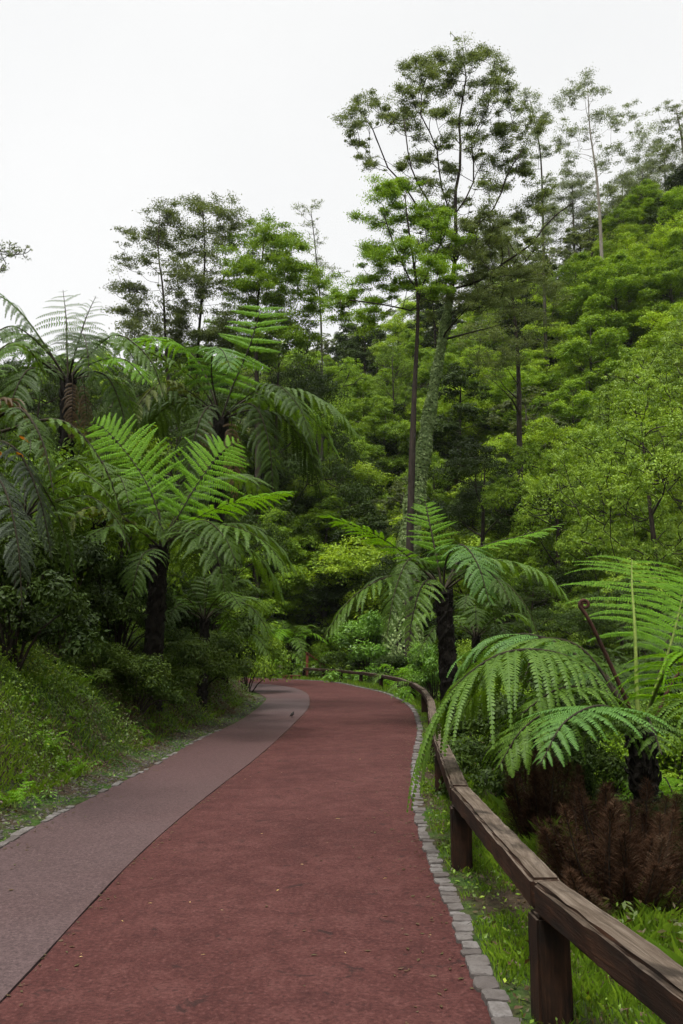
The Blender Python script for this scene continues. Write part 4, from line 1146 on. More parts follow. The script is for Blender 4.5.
GT = 'tall open-crowned trees'
drawn_tree('dark_trunk_tree', 'tree with a straight dark bare trunk and fresh green crown left of the ivy-clad trunk', GT, 40,
    [(409, 600, 0), (411, 500, 0), (414, 400, 0), (418, 310, 0), (414, 265, 0), (408, 225, 0), (405, 195, 0)], [.24, .21, .18, .15, .1, .06, .03],
    [(p[0], p[1], 15) for p in [(385, 195), (402, 185), (378, 222), (400, 222), (420, 214), (437, 216), (374, 252), (392, 256), (412, 248), (384, 276), (350, 292), (366, 300), (430, 262), (446, 240), (422, 282), (400, 290), (440, 290), (345, 310), (375, 315)]],
    'leaf_green', 'bark_dark', 402, 300, .18, 1.8, extra=[[(417, 300, 0), (432, 262, .5), (444, 236, .8)], [(418, 312, 0), (385, 305, -.8), (350, 300, -1)], [(415, 290, 0), (396, 250, -.5), (384, 215, -.6)]])
drawn_tree('slender_tree', 'slender lacy tree against the sky, leftmost of the group above the ladder-frond fern', GT, 60,
    [(170, 440, 0), (166, 350, 0), (163, 290, 0), (158, 250, 0), (160, 215, 0)], [.28, .22, .16, .09, .03],
    [(p[0], p[1], 15) for p in [(150, 330), (165, 335), (135, 332), (180, 330), (160, 212), (175, 222), (148, 228), (135, 240), (160, 240), (180, 245), (130, 262), (150, 262), (172, 268), (128, 285), (140, 290), (165, 295), (185, 285), (125, 310), (145, 318), (178, 312)]],
    'leaf_olive', 'bark_dark', 403, 115, .28, 2)
drawn_tree('slender_tree', 'slender open tree against the sky, between the lacy tree and the rounded dark one', GT, 62,
    [(198, 450, 0), (198, 350, 0), (203, 290, 0), (205, 250, 0), (202, 205, 0)], [.3, .22, .15, .09, .03],
    [(p[0], p[1], 16) for p in [(195, 335), (215, 340), (230, 330), (202, 202), (190, 212), (216, 212), (228, 222), (200, 230), (220, 238), (188, 245), (236, 232), (208, 258), (228, 262), (190, 275), (214, 285), (200, 300), (232, 290), (185, 310), (222, 315), (205, 330)]],
    'leaf_olive', 'bark_dark', 404, 125, .28, 2.2)
drawn_tree('rounded_tree', 'dark rounded tree against the sky, rightmost of the group above the ladder-frond fern', GT, 60,
    [(258, 450, 0), (256, 350, 0), (258, 300, 0), (262, 260, 0), (265, 235, 0)], [.3, .26, .2, .12, .04],
    [(p[0], p[1], 17) for p in [(258, 234), (272, 240), (246, 248), (284, 252), (262, 258), (240, 268), (295, 268), (278, 272), (256, 280), (304, 282), (312, 296), (240, 292), (290, 295), (270, 300), (255, 312), (300, 312), (318, 310), (280, 322), (240, 325), (262, 340), (300, 335), (245, 352), (285, 350)]],
    'leaf_green', 'bark_dark', 405, 230, .3, 2.6)
drawn_tree('slender_tree', 'thin pale wispy tree with almost bare twigs left of the tallest trees', GT, 75,
    [(322, 380, 0), (320, 300, 0), (316, 255, 0), (311, 210, 0)], [.16, .13, .09, .03],
    [(p[0], p[1], 7) for p in [(302, 208), (314, 206), (310, 225), (318, 240), (306, 250), (322, 262), (328, 285), (312, 280), (330, 270)]], 'leaf_gray', 'bark', 406, 26, .24, 1.2)
drawn_tree('eucalyptus_tree', 'pale sparse eucalyptus rising out of the hillside right of the tallest tree', GT, 95,
    [(604, 330, 0), (601, 240, 0), (597, 180, 0), (590, 130, 0), (588, 90, 0)], [.28, .24, .18, .1, .04],
    [(p[0], p[1], 10) for p in [(585, 82), (598, 95), (575, 92), (565, 105), (600, 115), (612, 122), (625, 110), (638, 128), (570, 130), (590, 135), (560, 145), (615, 150), (640, 135), (575, 160), (632, 155), (650, 150), (600, 165), (565, 172), (620, 180), (585, 190)]],
    'leaf_gray', 'bark_pale', 407, 75, .34, 2.5)
drawn_tree('eucalyptus_tree', 'thin eucalyptus half hidden behind the right side of the tallest crown', GT, 90,
    [(545, 320, 0), (543, 220, 0), (540, 150, 0), (530, 100, 0)], [.22, .18, .12, .04],
    [(p[0], p[1], 9) for p in [(530, 96), (522, 110), (540, 115), (535, 135), (548, 150), (528, 165), (550, 180), (538, 200), (560, 215), (545, 230)]], 'leaf_gray', 'bark', 408, 80, .32, 2)
drawn_tree('eucalyptus_tree', 'small eucalyptus crown leaning in at the right edge above the ridge', GT, 100,
    [(690, 260, 0), (688, 190, 0), (682, 140, 0), (676, 108, 0)], [.45, .35, .2, .05],
    [(p[0], p[1], 9) for p in [(672, 108), (684, 112), (668, 125), (680, 135), (692, 125), (674, 150), (690, 155), (660, 150), (700, 140)]], 'leaf_olive', 'bark_pale', 409, 70, .34, 2)
for n_, (px_, py_, Y_, lab_) in enumerate([(642, 168, 118, 'misty sparse tree on the ridge between the pale eucalyptus and the right edge'), (664, 150, 124, 'misty sparse tree on the ridge close to the right edge'), (572, 178, 122, 'misty sparse tree on the ridge just left of the pale eucalyptus trunk'), (622, 182, 116, 'misty low tree on the ridge just right of the pale eucalyptus trunk'), (500, 222, 112, 'misty tree on the ridge showing through the lower crown of the tallest tree')]):
    drawn_tree('airy_tree', lab_, 'misty trees on the ridge', Y_, [(px_ + 3, py_ + 130, 0), (px_ + 2, py_ + 60, 0), (px_, py_, 0)], [.3, .2, .05],
        [(px_ + dx_, py_ + dy_, 12) for dx_, dy_ in [(0, 2), (-12, 12), (12, 14), (-4, 20), (-20, 30), (18, 32), (4, 36), (-10, 46), (14, 52), (-22, 54), (24, 58), (0, 62), (-14, 72), (14, 76), (-2, 86), (20, 90), (-20, 92)]], ('leaf_gray', 'leaf_olive')[n_ % 2], 'bark', 420 + n_, 190, .36, 3)
drawn_tree('feathery_tree', 'pale feathery treetop cut by the left edge against the white sky', GT, 30,
    [(-30, 480, 0), (-28, 380, 0), (-22, 300, 0), (-8, 250, 0)], [.2, .17, .1, .03],
    [(p[0], p[1], 9) for p in [(-6, 246), (8, 252), (22, 250), (2, 268), (-12, 262), (-20, 285), (-30, 305)]], 'leaf_gray', 'bark', 411, 16, .16, 1)
drawn_tree('airy_tree', 'airy dull green tree right of the tallest trunk, below its long right limb', GT, 62,
    [(520, 470, 0), (518, 360, 0), (512, 290, 0), (508, 240, 0)], [.3, .24, .15, .05],
    [(p[0], p[1], 17) for p in [(505, 232), (525, 245), (490, 250), (540, 262), (510, 265), (485, 275), (530, 285), (500, 295), (550, 290), (480, 305), (520, 312), (545, 318), (495, 330), (470, 335), (530, 340), (510, 355), (485, 362)]], 'leaf_olive', 'bark_dark', 412, 120, .26, 2.5)
# nearer round-topped trees in front of the hillside
def near_tree(k, px, py_top, Y, label, sxy=1.0, rz=0.0):
    K = fine[k - 10] if k >= 10 else kinds[k]
    p = at(px, 600, Y); z = tz(p[0], p[1])
    sc = (at(px, py_top, Y)[2] - z) / K.H
    return K.place((p[0], p[1], z - .2), sc, rz, label, 'tree', 'leafy trees at the valley edge', sxy * sc)
near_tree(10, 655, 372, 40, 'bright round-topped tree above the large fern at the right edge', .74, .6)
near_tree(10, 700, 300, 55, 'yellow-green tree behind the bright round-topped tree, cut by the right edge', .66, 2.0)
near_tree(11, 555, 420, 46, 'green tree left of the bright round-topped one, above the fern crozier', .75, 1.0)
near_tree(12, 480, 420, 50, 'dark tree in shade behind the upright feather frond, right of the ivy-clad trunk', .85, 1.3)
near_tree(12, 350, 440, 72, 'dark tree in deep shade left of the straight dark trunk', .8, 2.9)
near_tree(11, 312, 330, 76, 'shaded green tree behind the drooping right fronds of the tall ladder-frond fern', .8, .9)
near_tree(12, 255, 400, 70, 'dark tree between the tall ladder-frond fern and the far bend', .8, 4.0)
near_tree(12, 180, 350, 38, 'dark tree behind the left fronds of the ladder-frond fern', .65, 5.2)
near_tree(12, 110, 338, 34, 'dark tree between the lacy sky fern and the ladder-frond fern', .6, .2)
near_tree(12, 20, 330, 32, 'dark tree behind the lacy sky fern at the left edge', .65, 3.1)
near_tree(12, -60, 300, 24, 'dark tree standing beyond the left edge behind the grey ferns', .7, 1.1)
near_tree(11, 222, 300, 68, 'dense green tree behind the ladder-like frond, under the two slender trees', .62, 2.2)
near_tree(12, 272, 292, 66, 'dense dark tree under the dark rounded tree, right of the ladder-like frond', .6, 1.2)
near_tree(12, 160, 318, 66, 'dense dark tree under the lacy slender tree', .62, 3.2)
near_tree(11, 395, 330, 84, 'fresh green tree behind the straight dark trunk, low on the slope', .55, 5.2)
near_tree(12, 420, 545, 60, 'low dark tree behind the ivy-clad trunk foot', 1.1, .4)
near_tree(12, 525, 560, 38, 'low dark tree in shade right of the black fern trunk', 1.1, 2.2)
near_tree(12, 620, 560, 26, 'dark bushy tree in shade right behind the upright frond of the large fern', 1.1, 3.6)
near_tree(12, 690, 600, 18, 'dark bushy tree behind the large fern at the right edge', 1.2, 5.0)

# ------------------------------------------------------------------ shrubs
def make_shrub(seed, Rr, H, leaf, n, per, size, name='shrub'):
    rng = np.random.default_rng(seed)
    root = empty(name, (0, 0, 0))
    cen = []
    for _ in range(n):
        th = rng.uniform(0, 6.28); u = rng.random()
        rr = Rr * math.sqrt(rng.random()) * (1 - .45 * u)
        cen.append((rr * math.cos(th), rr * math.sin(th), .12 * H + H * .8 * u))
    cen = np.array(cen)
    rx = rng.uniform(.18, .34, n) * Rr
    V, Fq, T = clump_leaves(rng, cen, rx, rx * .7, per, size, .5, .4, (.3, 1.05), -.6)
    a2 = Acc(); a2.add(V, Fq, T)
    acc = Acc()
    for c in cen[::2]:
        b = np.array([rng.uniform(-.12, .12), rng.uniform(-.12, .12), -.25])
        V, Fs = tube(catmull([b, c * [.45, .45, .5] + [0, 0, .05], c], 6), np.linspace(.025, .006, 6), 4); acc.add(V, Fs)
    acc.build('stem', M['bark_dark'], root)
    a2.build('foliage', M[leaf], root)
    return root
SA = Kind(make_shrub(501, 1.3, 2.1, 'shrub_lime', 44, 330, .085), 2.1, '')
SD = Kind(make_shrub(504, 1.1, 1.0, 'leaf_under', 40, 420, .06), 1.0, '')
SB = Kind(make_shrub(502, 1.2, 1.5, 'leaf_deep', 40, 420, .075), 1.5, '')
SC = Kind(make_shrub(503, 1.5, 2.2, 'leaf_green', 44, 420, .08), 2.2, '')
def put_shrub(K, px, Y, py_top, rz, label, sxy=1.0, xyz=None):
    p = at(px, 600, Y) if xyz is None else np.array(xyz, float); z = tz(p[0], p[1])
    sc = (at(px, py_top, p[1])[2] - z) / K.H if xyz is None else sxy
    return K.place((p[0], p[1], z - .05), sc, rz, label, 'shrub', 'shrubs in the valley and on the bank', sxy * sc if xyz is None else sxy)
put_shrub(SA, 370, 45, 612, .3, 'lime green upright shrub behind the far fence, left of the ivy-clad trunk')
put_shrub(SA, 432, 27, 640, 1.9, 'lime green shrub behind the fence left of the black fern trunk', .9)
put_shrub(SB, 392, 40, 655, .8, 'dark low shrub just behind the fence, right of the lime upright shrub', 1.0)
put_shrub(SB, 350, 52, 648, 2.1, 'dark shrub behind the far fence between handrail and lime shrub', 1.2)
put_shrub(SC, 470, 30, 640, 2.8, 'green shrub behind the black fern trunk', 1.0)
put_shrub(SC, 505, 15, 680, 1.2, 'green shrub in the shade under the arching fern frond', .9)
put_shrub(SB, 600, 13, 660, .4, 'dark shrub behind the stalks of the large right fern', 1.2)
put_shrub(SC, 660, 11, 690, 4.4, 'green shrub beside the trunk of the large right fern', 1.0)
put_shrub(SB, 522, 9.6, 690, 1.1, 'dark shrub in the shade right under the drooping tip frond of the large fern', .9)
put_shrub(SB, 484, 11.5, 695, 2.7, 'dark shrub just outside the fence behind the drooping frond', .9)
put_shrub(SB, 578, 8.6, 735, 4.4, 'dark shrub between the two rust-brown dead shrubs', .8)
put_shrub(SB, 668, 7.4, 790, .4, 'dark shrub right of the large fern trunk at the right edge', .8)
put_shrub(SC, 330, 56, 640, 5.0, 'green shrub behind the wooden handrail', 1.1)
put_shrub(SB, 270, 62, 620, 3.3, 'dark shrub behind the far bright ferns at the bend', 1.4)
put_shrub(SB, 120, 17.5, 560, .6, 'dark shrub on the bank right under the low spreading fern', .8)
put_shrub(SB, 60, 14.5, 540, 2.6, 'dark shrub on the bank below the lacy sky fern', .8)
put_shrub(SB, 15, 12, 520, 4.1, 'dark shrub on the bank behind the grey hanging fronds', .8)
put_shrub(SC, 40, 17, 455, 1.5, 'leafy green shrub high on the bank below the lacy sky fern', .7)
put_shrub(SC, 110, 21, 440, 3.9, 'leafy green shrub on the bank between the two upper left ferns', .7)
put_shrub(SB, 203, 23.5, 575, 5.3, 'dark shrub on the end of the bank above the path', .8)

put_shrub(SC, 246, 33.5, 600, 2.9, 'leafy green shrub at the very tip of the bank where the path bends away', .7)
put_shrub(SD, 138, 15.7, 655, .3, 'low leafy shrub on the bank in front of the spreading fern trunk', 1.0)
put_shrub(SD, 172, 18.3, 640, 1.3, 'low leafy shrub on the bank right of the spreading fern trunk', 1.0)
put_shrub(SD, 200, 21.5, 632, 2.3, 'low leafy shrub on the bank near its far end, under the ladder-frond fern', 1.0)
put_shrub(SD, 100, 14.6, 640, 3.3, 'low leafy shrub on the bank left of the spreading fern trunk', 1.0)

# brown dead shrubs with fine upright sprays
def make_brown(seed, n, Rr, H):
    rng = np.random.default_rng(seed)
    root = empty('dead_shrub', (0, 0, 0))
    acc, st_ = Acc(), Acc()
    for i in range(n):
        th = rng.uniform(0, 6.28); rr = Rr * math.sqrt(rng.random())
        hgt = H * (.3 + .7 * rng.random()) * (1 - .25 * (rr / Rr) ** 2)
        tip = np.array([rr * math.cos(th), rr * math.sin(th), hgt])
        b = np.array([rr * .2 * math.cos(th), rr * .2 * math.sin(th), -.15])
        lean_ = np.array([rng.normal(0, .12), rng.normal(0, .12), 0]) * hgt
        C = catmull([b, (b + tip) / 2 * [1.15, 1.15, .9] + lean_ * .2, tip + lean_ * .8], 12)
        V, Fs = tube(C, np.linspace(.013, .003, 12), 4); st_.add(V, Fs)
        m = 1300
        u = 1 - rng.random(m) ** 1.1 * .62
        ii = u * 11; i0 = np.minimum(ii.astype(int), 10); fr = (ii - i0)[:, None]
        p = C[i0] * (1 - fr) + C[i0 + 1] * fr
        spread = .135 * np.sin(np.clip((1.02 - u) * 2.2, 0, 1) * math.pi / 2)[:, None]
        dirn = unit(np.concatenate([rng.normal(0, 1, (m, 2)), np.full((m, 1), .9)], 1))
        p = p + dirn * spread * rng.uniform(.1, 1, (m, 1)) * [1, 1, .3]
        L = rng.uniform(.02, .065, (m, 1))
        q = unit(np.cross(dirn, rng.normal(size=(m, 3))))
        wv = rng.uniform(.0009, .002, (m, 1))
        V = np.stack([p - q * wv, p + q * wv, p + dirn * L + q * wv * .3], 1).reshape(-1, 3)
        acc.add(V, np.arange(3 * m).reshape(-1, 3), np.repeat(np.clip(rng.uniform(.1, .75) + rng.normal(0, .17, m), 0, 1), 3))
    st_.build('stem', M['bark_dark'], root)
    acc.build('sprays', M['brown_sprays'], root)
    return root
def place_brown(root, px, py_top, Y, label, H, sxy=1.0):
    p = at(px, 700, Y); z = tz(p[0], p[1])
    sc = (at(px, py_top, Y)[2] - z) / H
    root.location = (p[0], p[1], z - .03); root.scale = (sxy, sxy, sc)
    tag(root, label, 'shrub', 'rust-brown dead shrubs')
place_brown(make_brown(601, 80, .58, 1.1), 607, 765, 6.0, 'large rust-brown dead shrub behind the fence rail below the large fern', 1.1, 1.0)
place_brown(make_brown(602, 26, .36, 1.1), 540, 712, 7.9, 'smaller rust-brown dead shrub half hidden behind the drooping fern frond', 1.1, 1.0)

# ------------------------------------------------------------------ ground cover
rngG = np.random.default_rng(21)
def tnormal(x, y):
    e = .06
    z = terrain(x, y)
    nx = -(terrain(x + e, y) - z) / e; ny = -(terrain(x, y + e) - z) / e
    return z, unit(np.stack([nx, ny, np.ones_like(nx)], -1))
def blades(x, y, h, wd, tint, rng, lean=.45):
    z = terrain(x, y); n = len(x)
    th = rng.uniform(0, 6.28, n)
    d = np.stack([np.cos(th), np.sin(th), np.zeros(n)], -1)
    q = np.stack([-np.sin(th), np.cos(th), np.zeros(n)], -1) * wd[:, None]
    p = np.stack([x, y, z - .01], -1)
    ln = rng.uniform(.1, 1, n)[:, None] * lean
    m = p + (d * ln * .35 + [0, 0, .6]) * h[:, None]
    t = p + (d * ln + [0, 0, 1]) * h[:, None] * [1, 1, .92]
    V = np.stack([p - q, p + q, m + q * .7, t, m - q * .7], 1).reshape(-1, 3)
    f = np.arange(n)[:, None] * 5
    return V, f + np.array([[0, 1, 2, 3, 4]]), np.repeat(tint, 5)
def area(n, x0, x1, y0, y1, rng, bias=1.0):
    return rng.uniform(x0, x1, n), y0 + (y1 - y0) * rng.random(n) ** bias
def leafcards(x, y, size, tint, rng, hmax, asp=.5):
    z, nrm = tnormal(x, y); n = len(x)
    hh = rng.random(n) ** 1.6 * hmax
    p = np.stack([x, y, z], -1) + nrm * hh[:, None] * .7 + np.array([0, 0, 1]) * (hh * .4)[:, None]
    nn = unit(nrm * .5 + [0, 0, .5] + rng.normal(0, .5, (n, 3)))
    a = unit(np.cross(nn, rng.normal(size=(n, 3)))); b = np.cross(nn, a)
    s = size[:, None]
    V = np.stack([p - a * s * .5, p - b * s * asp * .5, p + a * s * .5 - nn * s * .1, p + b * s * asp * .5], 1).reshape(-1, 3)
    return V, np.arange(4 * n).reshape(-1, 4), np.repeat(tint, 4)
# right verge grass, with bare patches
x, y = area(230000, .6, 4.2, 1.6, 30, rngG, 2.0)
dR = pdist(x, y, RR[::2]); okm = ~inside(x, y, polyRoad) & ~inside(x, y, polyA)
patch = wob(x * 2.6 + 3, y * 2.6) + .45 * wob(x * 7, y * 7)
ok = okm & (dR > .13) & (dR < 2.6) & (patch > -.28 + rngG.normal(0, .22, len(x)) + .3 * (dR < .25))
x, y, dR, patch = x[ok], y[ok], dR[ok], patch[ok]
h = rngG.uniform(.025, .085, len(x)) * (1 + .9 * np.clip(patch, 0, 1)) * np.interp(dR, [.1, .5, 1.6], [.55, 1, 1.7])
V, Fc, T = blades(x, y, h, rngG.uniform(.0018, .0042, len(x)), np.clip(.5 + .35 * patch + rngG.normal(0, .2, len(x)), 0, 1), rngG, .8)
tag(link_mesh('grass', np_mesh('grass', V, Fc, T), M['grass']), 'short bright green grass on the verge between kerb stones and fence', 'grass', kind='stuff')
x2, y2 = area(26000, .6, 3.6, 1.8, 22, rngG, 1.9)
d2 = pdist(x2, y2, RR[::2]); ok = ~inside(x2, y2, polyRoad) & ~inside(x2, y2, polyA) & (d2 > .14) & (d2 < 2.2); x2, y2 = x2[ok], y2[ok]
V, Fc, T = leafcards(x2, y2, rngG.uniform(.012, .045, len(x2)), np.clip(rngG.choice([.04, .12, .26, .5, .75, .95], len(x2), p=[.25, .2, .15, .15, .15, .1]) + rngG.normal(0, .05, len(x2)), 0, 1), rngG, .05, .55)
tag(link_mesh('litter', np_mesh('litter', V, Fc, T), M['under']), 'brown leaf litter and tiny weeds in the verge grass inside the fence', 'litter', kind='stuff')
# grass beyond, at the far bend outside the fence
x, y = area(60000, -14, 3.2, 24, 60, rngG)
dR = pdist(x, y, RR[::2]); ok = ~inside(x, y, polyRoad) & ~inside(x, y, polyA) & (dR > .2) & (dR < 3)
x, y = x[ok], y[ok]
V, Fc, T = blades(x, y, rngG.uniform(.08, .26, len(x)), rngG.uniform(.008, .018, len(x)), np.clip(rngG.normal(.6, .2, len(x)), 0, 1), rngG, .8)
tag(link_mesh('grass', np_mesh('grass', V, Fc, T), M['grass']), 'green grass strip under the far fence around the bend', 'grass', kind='stuff')

# undergrowth on the bank
x, y = area(330000, -8.5, -1.6, 3.5, 29, rngG, 1.35)
dL = pdist(x, y, LL[::2]); A = inside(x, y, polyA)
ok = A & (dL > .12) & (dL < 5.5) & (rngG.random(len(x)) < np.interp(dL, [.25, .45, .7, 1.1, 3, 5.5], [.08, .25, .7, 1, .9, .25]))
x, y, dL = x[ok], y[ok], dL[ok]
pt = wob(x * 1.9 + 1, y * 1.9) + .5 * wob(x * 5.3, y * 5.3)
# low on the bank: brown stems and dead leaves mixed in; higher up: greener
tint = np.clip(np.interp(dL, [.2, .45, 1.1, 1.6, 3], [.5, .18, .26, .58, .55]) + .3 * pt + .28 * wob(x * .9 + 2, y * .9 + 1) + rngG.normal(0, .17, len(x)), 0, 1)
sz = rngG.uniform(.018, .05, len(x)) * np.interp(y, [5, 25], [.85, 1.7])
hm = np.clip(.13 + .24 * pt + .1 * wob(x * 3.7, y * 3.7 + 2), .03, .5) * np.interp(dL, [.2, .7], [.3, 1])
V, Fc, T = leafcards(x, y, sz, tint, rngG, hm, .5)
acc = Acc(); acc.add(V, Fc, T)
ub = acc.build('undergrowth', M['under'])
tag(ub, 'tangled low green and brown undergrowth covering the left bank', 'undergrowth', kind='stuff')
# bright moss grass on the hump at the left edge + thin grass blades over the bank
x, y = area(140000, -7, -1.8, 4, 27, rngG, 1.4)
dL = pdist(x, y, LL[::2]); A = inside(x, y, polyA)
hump = np.exp(-(((x + 3.9) / .9) ** 2 + ((y - 9.2) / 2.2) ** 2))
pt = wob(x * 1.4 + 5, y * 1.4)
ok = A & (dL > .55) & (dL < 3.6) & (rngG.random(len(x)) < np.clip(hump * 1.3 + .22 + .5 * pt, 0, 1))
x, y, hump = x[ok], y[ok], hump[ok]
V, Fc, T = blades(x, y, rngG.uniform(.03, .11, len(x)) * np.interp(y, [5, 25], [1, 1.6]), rngG.uniform(.002, .005, len(x)) * np.interp(y, [5, 25], [1, 2.2]), np.clip(rngG.normal(.62, .2, len(x)) + .3 * hump, 0, 1), rngG, 1.0)
tag(link_mesh('grass', np_mesh('grass', V, Fc, T), M['grass']), 'bright mossy grass on the hump of the left bank', 'grass', kind='stuff')
# undergrowth beyond the fence on the right
x, y = area(120000, 1.0, 9, 2.2, 30, rngG, 1.5)
dR = pdist(x, y, RR[::2]); ok = ~inside(x, y, polyRoad) & (dR > 1.0) & (dR < 8)
x, y, dR = x[ok], y[ok], dR[ok]
pt = wob(x * 2 + 2, y * 2)
V, Fc, T = leafcards(x, y, rngG.uniform(.025, .075, len(x)), np.clip(.25 + .16 * pt + rngG.normal(0, .13, len(x)), 0, 1), rngG, np.clip(.22 + .2 * pt, .03, .5), .4)
tag(link_mesh('undergrowth', np_mesh('undergrowth', V, Fc, T), M['under']), 'leafy green undergrowth on the slope below the fence', 'undergrowth', kind='stuff')
# low growth between the trees of the hillside
rr_, aa_ = rngG.uniform(50, 150, 90000), rngG.uniform(-.62, .68, 90000)
x, y = rr_ * np.sin(aa_), rr_ * np.cos(aa_); ok = ~inside(x, y, polyRoad) & ~(inside(x, y, polyA) & (y < 46)); x, y = x[ok], y[ok]
V, Fc, T = leafcards(x, y, rngG.uniform(.25, .6, len(x)), np.clip(.5 + .2 * wob(x * .3, y * .3) + rngG.normal(0, .15, len(x)), 0, 1), rngG, np.full(len(x), 1.6), .5)
tag(link_mesh('undergrowth', np_mesh('undergrowth', V, Fc, T), M['under']), 'low green growth between the trees of the hillside', 'undergrowth', kind='stuff')
# tall grass tufts beyond the fence
x, y = area(14000, 1.3, 4.5, 3.3, 9, rngG)
dR = pdist(x, y, RR[::2]); ok = (dR > 1.0) & (wob(x * 3, y * 3) > .1); x, y = x[ok], y[ok]
V, Fc, T = blades(x, y, rngG.uniform(.12, .34, len(x)), rngG.uniform(.002, .0042, len(x)), np.clip(rngG.normal(.6, .2, len(x)), 0, 1), rngG, .9)
tag(link_mesh('grass', np_mesh('grass', V, Fc, T), M['grass']), 'longer grass tufts growing outside the fence', 'grass', kind='stuff')
# gravel strip at the foot of the left bank
x, y = area(26000, -3.9, -1.9, 4, 30, rngG, 1.3)
dL = pdist(x, y, LL[::2]); A = inside(x, y, polyA)
ok = A & (dL > .10) & (dL < .8) & (rngG.random(len(x)) < np.interp(dL, [.08, .2, .45, .65], [.25, .9, .6, .05])); x, y = x[ok], y[ok]
z = terrain(x, y); n = len(x)
s = rngG.uniform(.006, .022, n)
oct_ = np.array([[1, 0, 0], [0, 1, 0], [-1, 0, 0], [0, -1, 0], [0, 0, .7], [0, 0, -.5]])
V = oct_[None] * s[:, None, None] * rngG.uniform(.6, 1.4, (n, 6, 1))
th = rngG.uniform(0, 6.28, n); c_, s_ = np.cos(th)[:, None], np.sin(th)[:, None]
V = np.stack([V[..., 0] * c_ - V[..., 1] * s_, V[..., 0] * s_ + V[..., 1] * c_, V[..., 2]], -1) + np.stack([x, y, z + s * .2], -1)[:, None, :]
fo = np.array([[0, 1, 4], [1, 2, 4], [2, 3, 4], [3, 0, 4], [1, 0, 5], [2, 1, 5], [3, 2, 5], [0, 3, 5]])
Fg = (np.arange(n)[:, None, None] * 6 + fo[None]).reshape(-1, 3)
tag(link_mesh('gravel', np_mesh('gravel', V.reshape(-1, 3), Fg, np.repeat(rngG.random(n), 6)), M['gravel']), 'grey gravel strip at the foot of the left bank', 'gravel', kind='stuff')

# crumbs of leaf and soil that gather along the road edges and the seam
def crumbs(Pl, n, sgn, spread, z0):
    k = rngG.uniform(2, len(Pl) * .62, n); k0 = k.astype(int); fr = (k - k0)[:, None]
    p = Pl[k0] * (1 - fr) + Pl[k0 + 1] * fr
    tg = unit(Pl[k0 + 1] - Pl[k0]); nd = np.stack([tg[:, 1], -tg[:, 0]], -1)
    p = p + nd * (sgn * rngG.exponential(spread, n))[:, None]
    a = rngG.uniform(0, 6.28, n); sz = rngG.uniform(.006, .024, n)[:, None]
    da, db = np.stack([np.cos(a), np.sin(a)], -1) * sz, np.stack([-np.sin(a), np.cos(a)], -1) * sz * .45
    zz = z0 + rngG.uniform(.002, .008, (n, 4))
    q = np.stack([p - da, p - db, p + da, p + db], 1)
    return np.concatenate([q, zz[..., None]], -1).reshape(-1, 3), np.arange(4 * n).reshape(-1, 4), np.repeat(np.clip(rngG.normal(.1, .09, n), 0, .27), 4)
acc = Acc()
for a_ in ((RR, 1500, -1, .16, .007), (MM, 700, 1, .05, .007), (LL, 900, 1, .12, .015), (RR, 260, -1, 1.1, .007)):
    V, Fc, T = crumbs(*a_); acc.add(V, Fc, T)
tag(acc.build('litter', M['under']), 'brown crumbs of leaf and soil gathered along the road edges and seam', 'litter', kind='stuff')

# single small ferns and leafy plants on the bank
def make_small_fern(seed, n=6, L=.34, leaf='fern_bright'):
    rng = np.random.default_rng(seed); root = empty('small_fern', (0, 0, 0))
    for i in range(n):
        add_frond(root, [np.zeros(3)] + radial((0, 0, 0), 360 * i / n + rng.uniform(-20, 20), L * rng.uniform(.7, 1.1), L * rng.uniform(.35, .7), L * rng.uniform(-.1, .3)), rng, leaf, 'stalk_green', .003,
                  Lmax=.075, npin=14, K=3, droop=.2, plf=.3, u0=.15)
    return root
SF = Kind(make_small_fern(701), .3, '')
def bank_at(px, py, y0=5.5, y1=26):
    for Y in np.arange(y0, y1, .15):
        p = at(px, py, Y)
        if tz(p[0], p[1]) > p[2]: return p
    return None
for px, py, sc, rz, lab in [(48, 638, 1.3, .2, 'small bright fern on top of the bank above the mossy hump'), (100, 690, .8, 1.2, 'small fern halfway up the bank left of the shaded trunk'), (112, 712, .6, 2.5, 'small fern low on the bank, right of the brown patch'),
                            (20, 790, .6, 3.3, 'small fern low on the bank at the left edge'), (135, 735, .6, 4.0, 'small fern just above the gravel strip'), (175, 690, .9, 5.0, 'small fern on the bank near its far end'), (215, 672, 1.2, .9, 'small fern at the far end of the bank'), (70, 735, .55, 1.9, 'small fern in the brown lower part of the bank')]:
    p = bank_at(px, py)
    if p is None: continue
    SF.place((p[0], p[1], tz(p[0], p[1]) + .01), sc, rz, lab, 'fern', 'small ferns on the bank')
rngS = np.random.default_rng(88)
nth = ['first', 'second', 'third', 'fourth', 'fifth', 'sixth', 'seventh', 'eighth', 'ninth', 'tenth', 'eleventh', 'twelfth', 'thirteenth', 'fourteenth', 'fifteenth', 'sixteenth', 'seventeenth', 'eighteenth', 'nineteenth', 'twentieth', 'twenty-first', 'twenty-second', 'twenty-third', 'twenty-fourth']
spots_ = sorted([(rngS.uniform(0, 232), 0) for _ in range(22)])
for n_, (px, _) in enumerate(spots_):
    edge = float(np.interp(px, [0, 90, 160, 240], [850, 800, 764, 720]))
    p = bank_at(px, edge - rngS.uniform(28, 150) * np.interp(px, [0, 240], [1, .55]))
    if p is None: continue
    SF.place((p[0], p[1], tz(p[0], p[1]) + .01), rngS.uniform(.5, 1.15), rngS.uniform(0, 6), 'tiny scattered fern in the bank undergrowth, ' + nth[n_] + ' from the left edge', 'fern', 'small ferns on the bank')
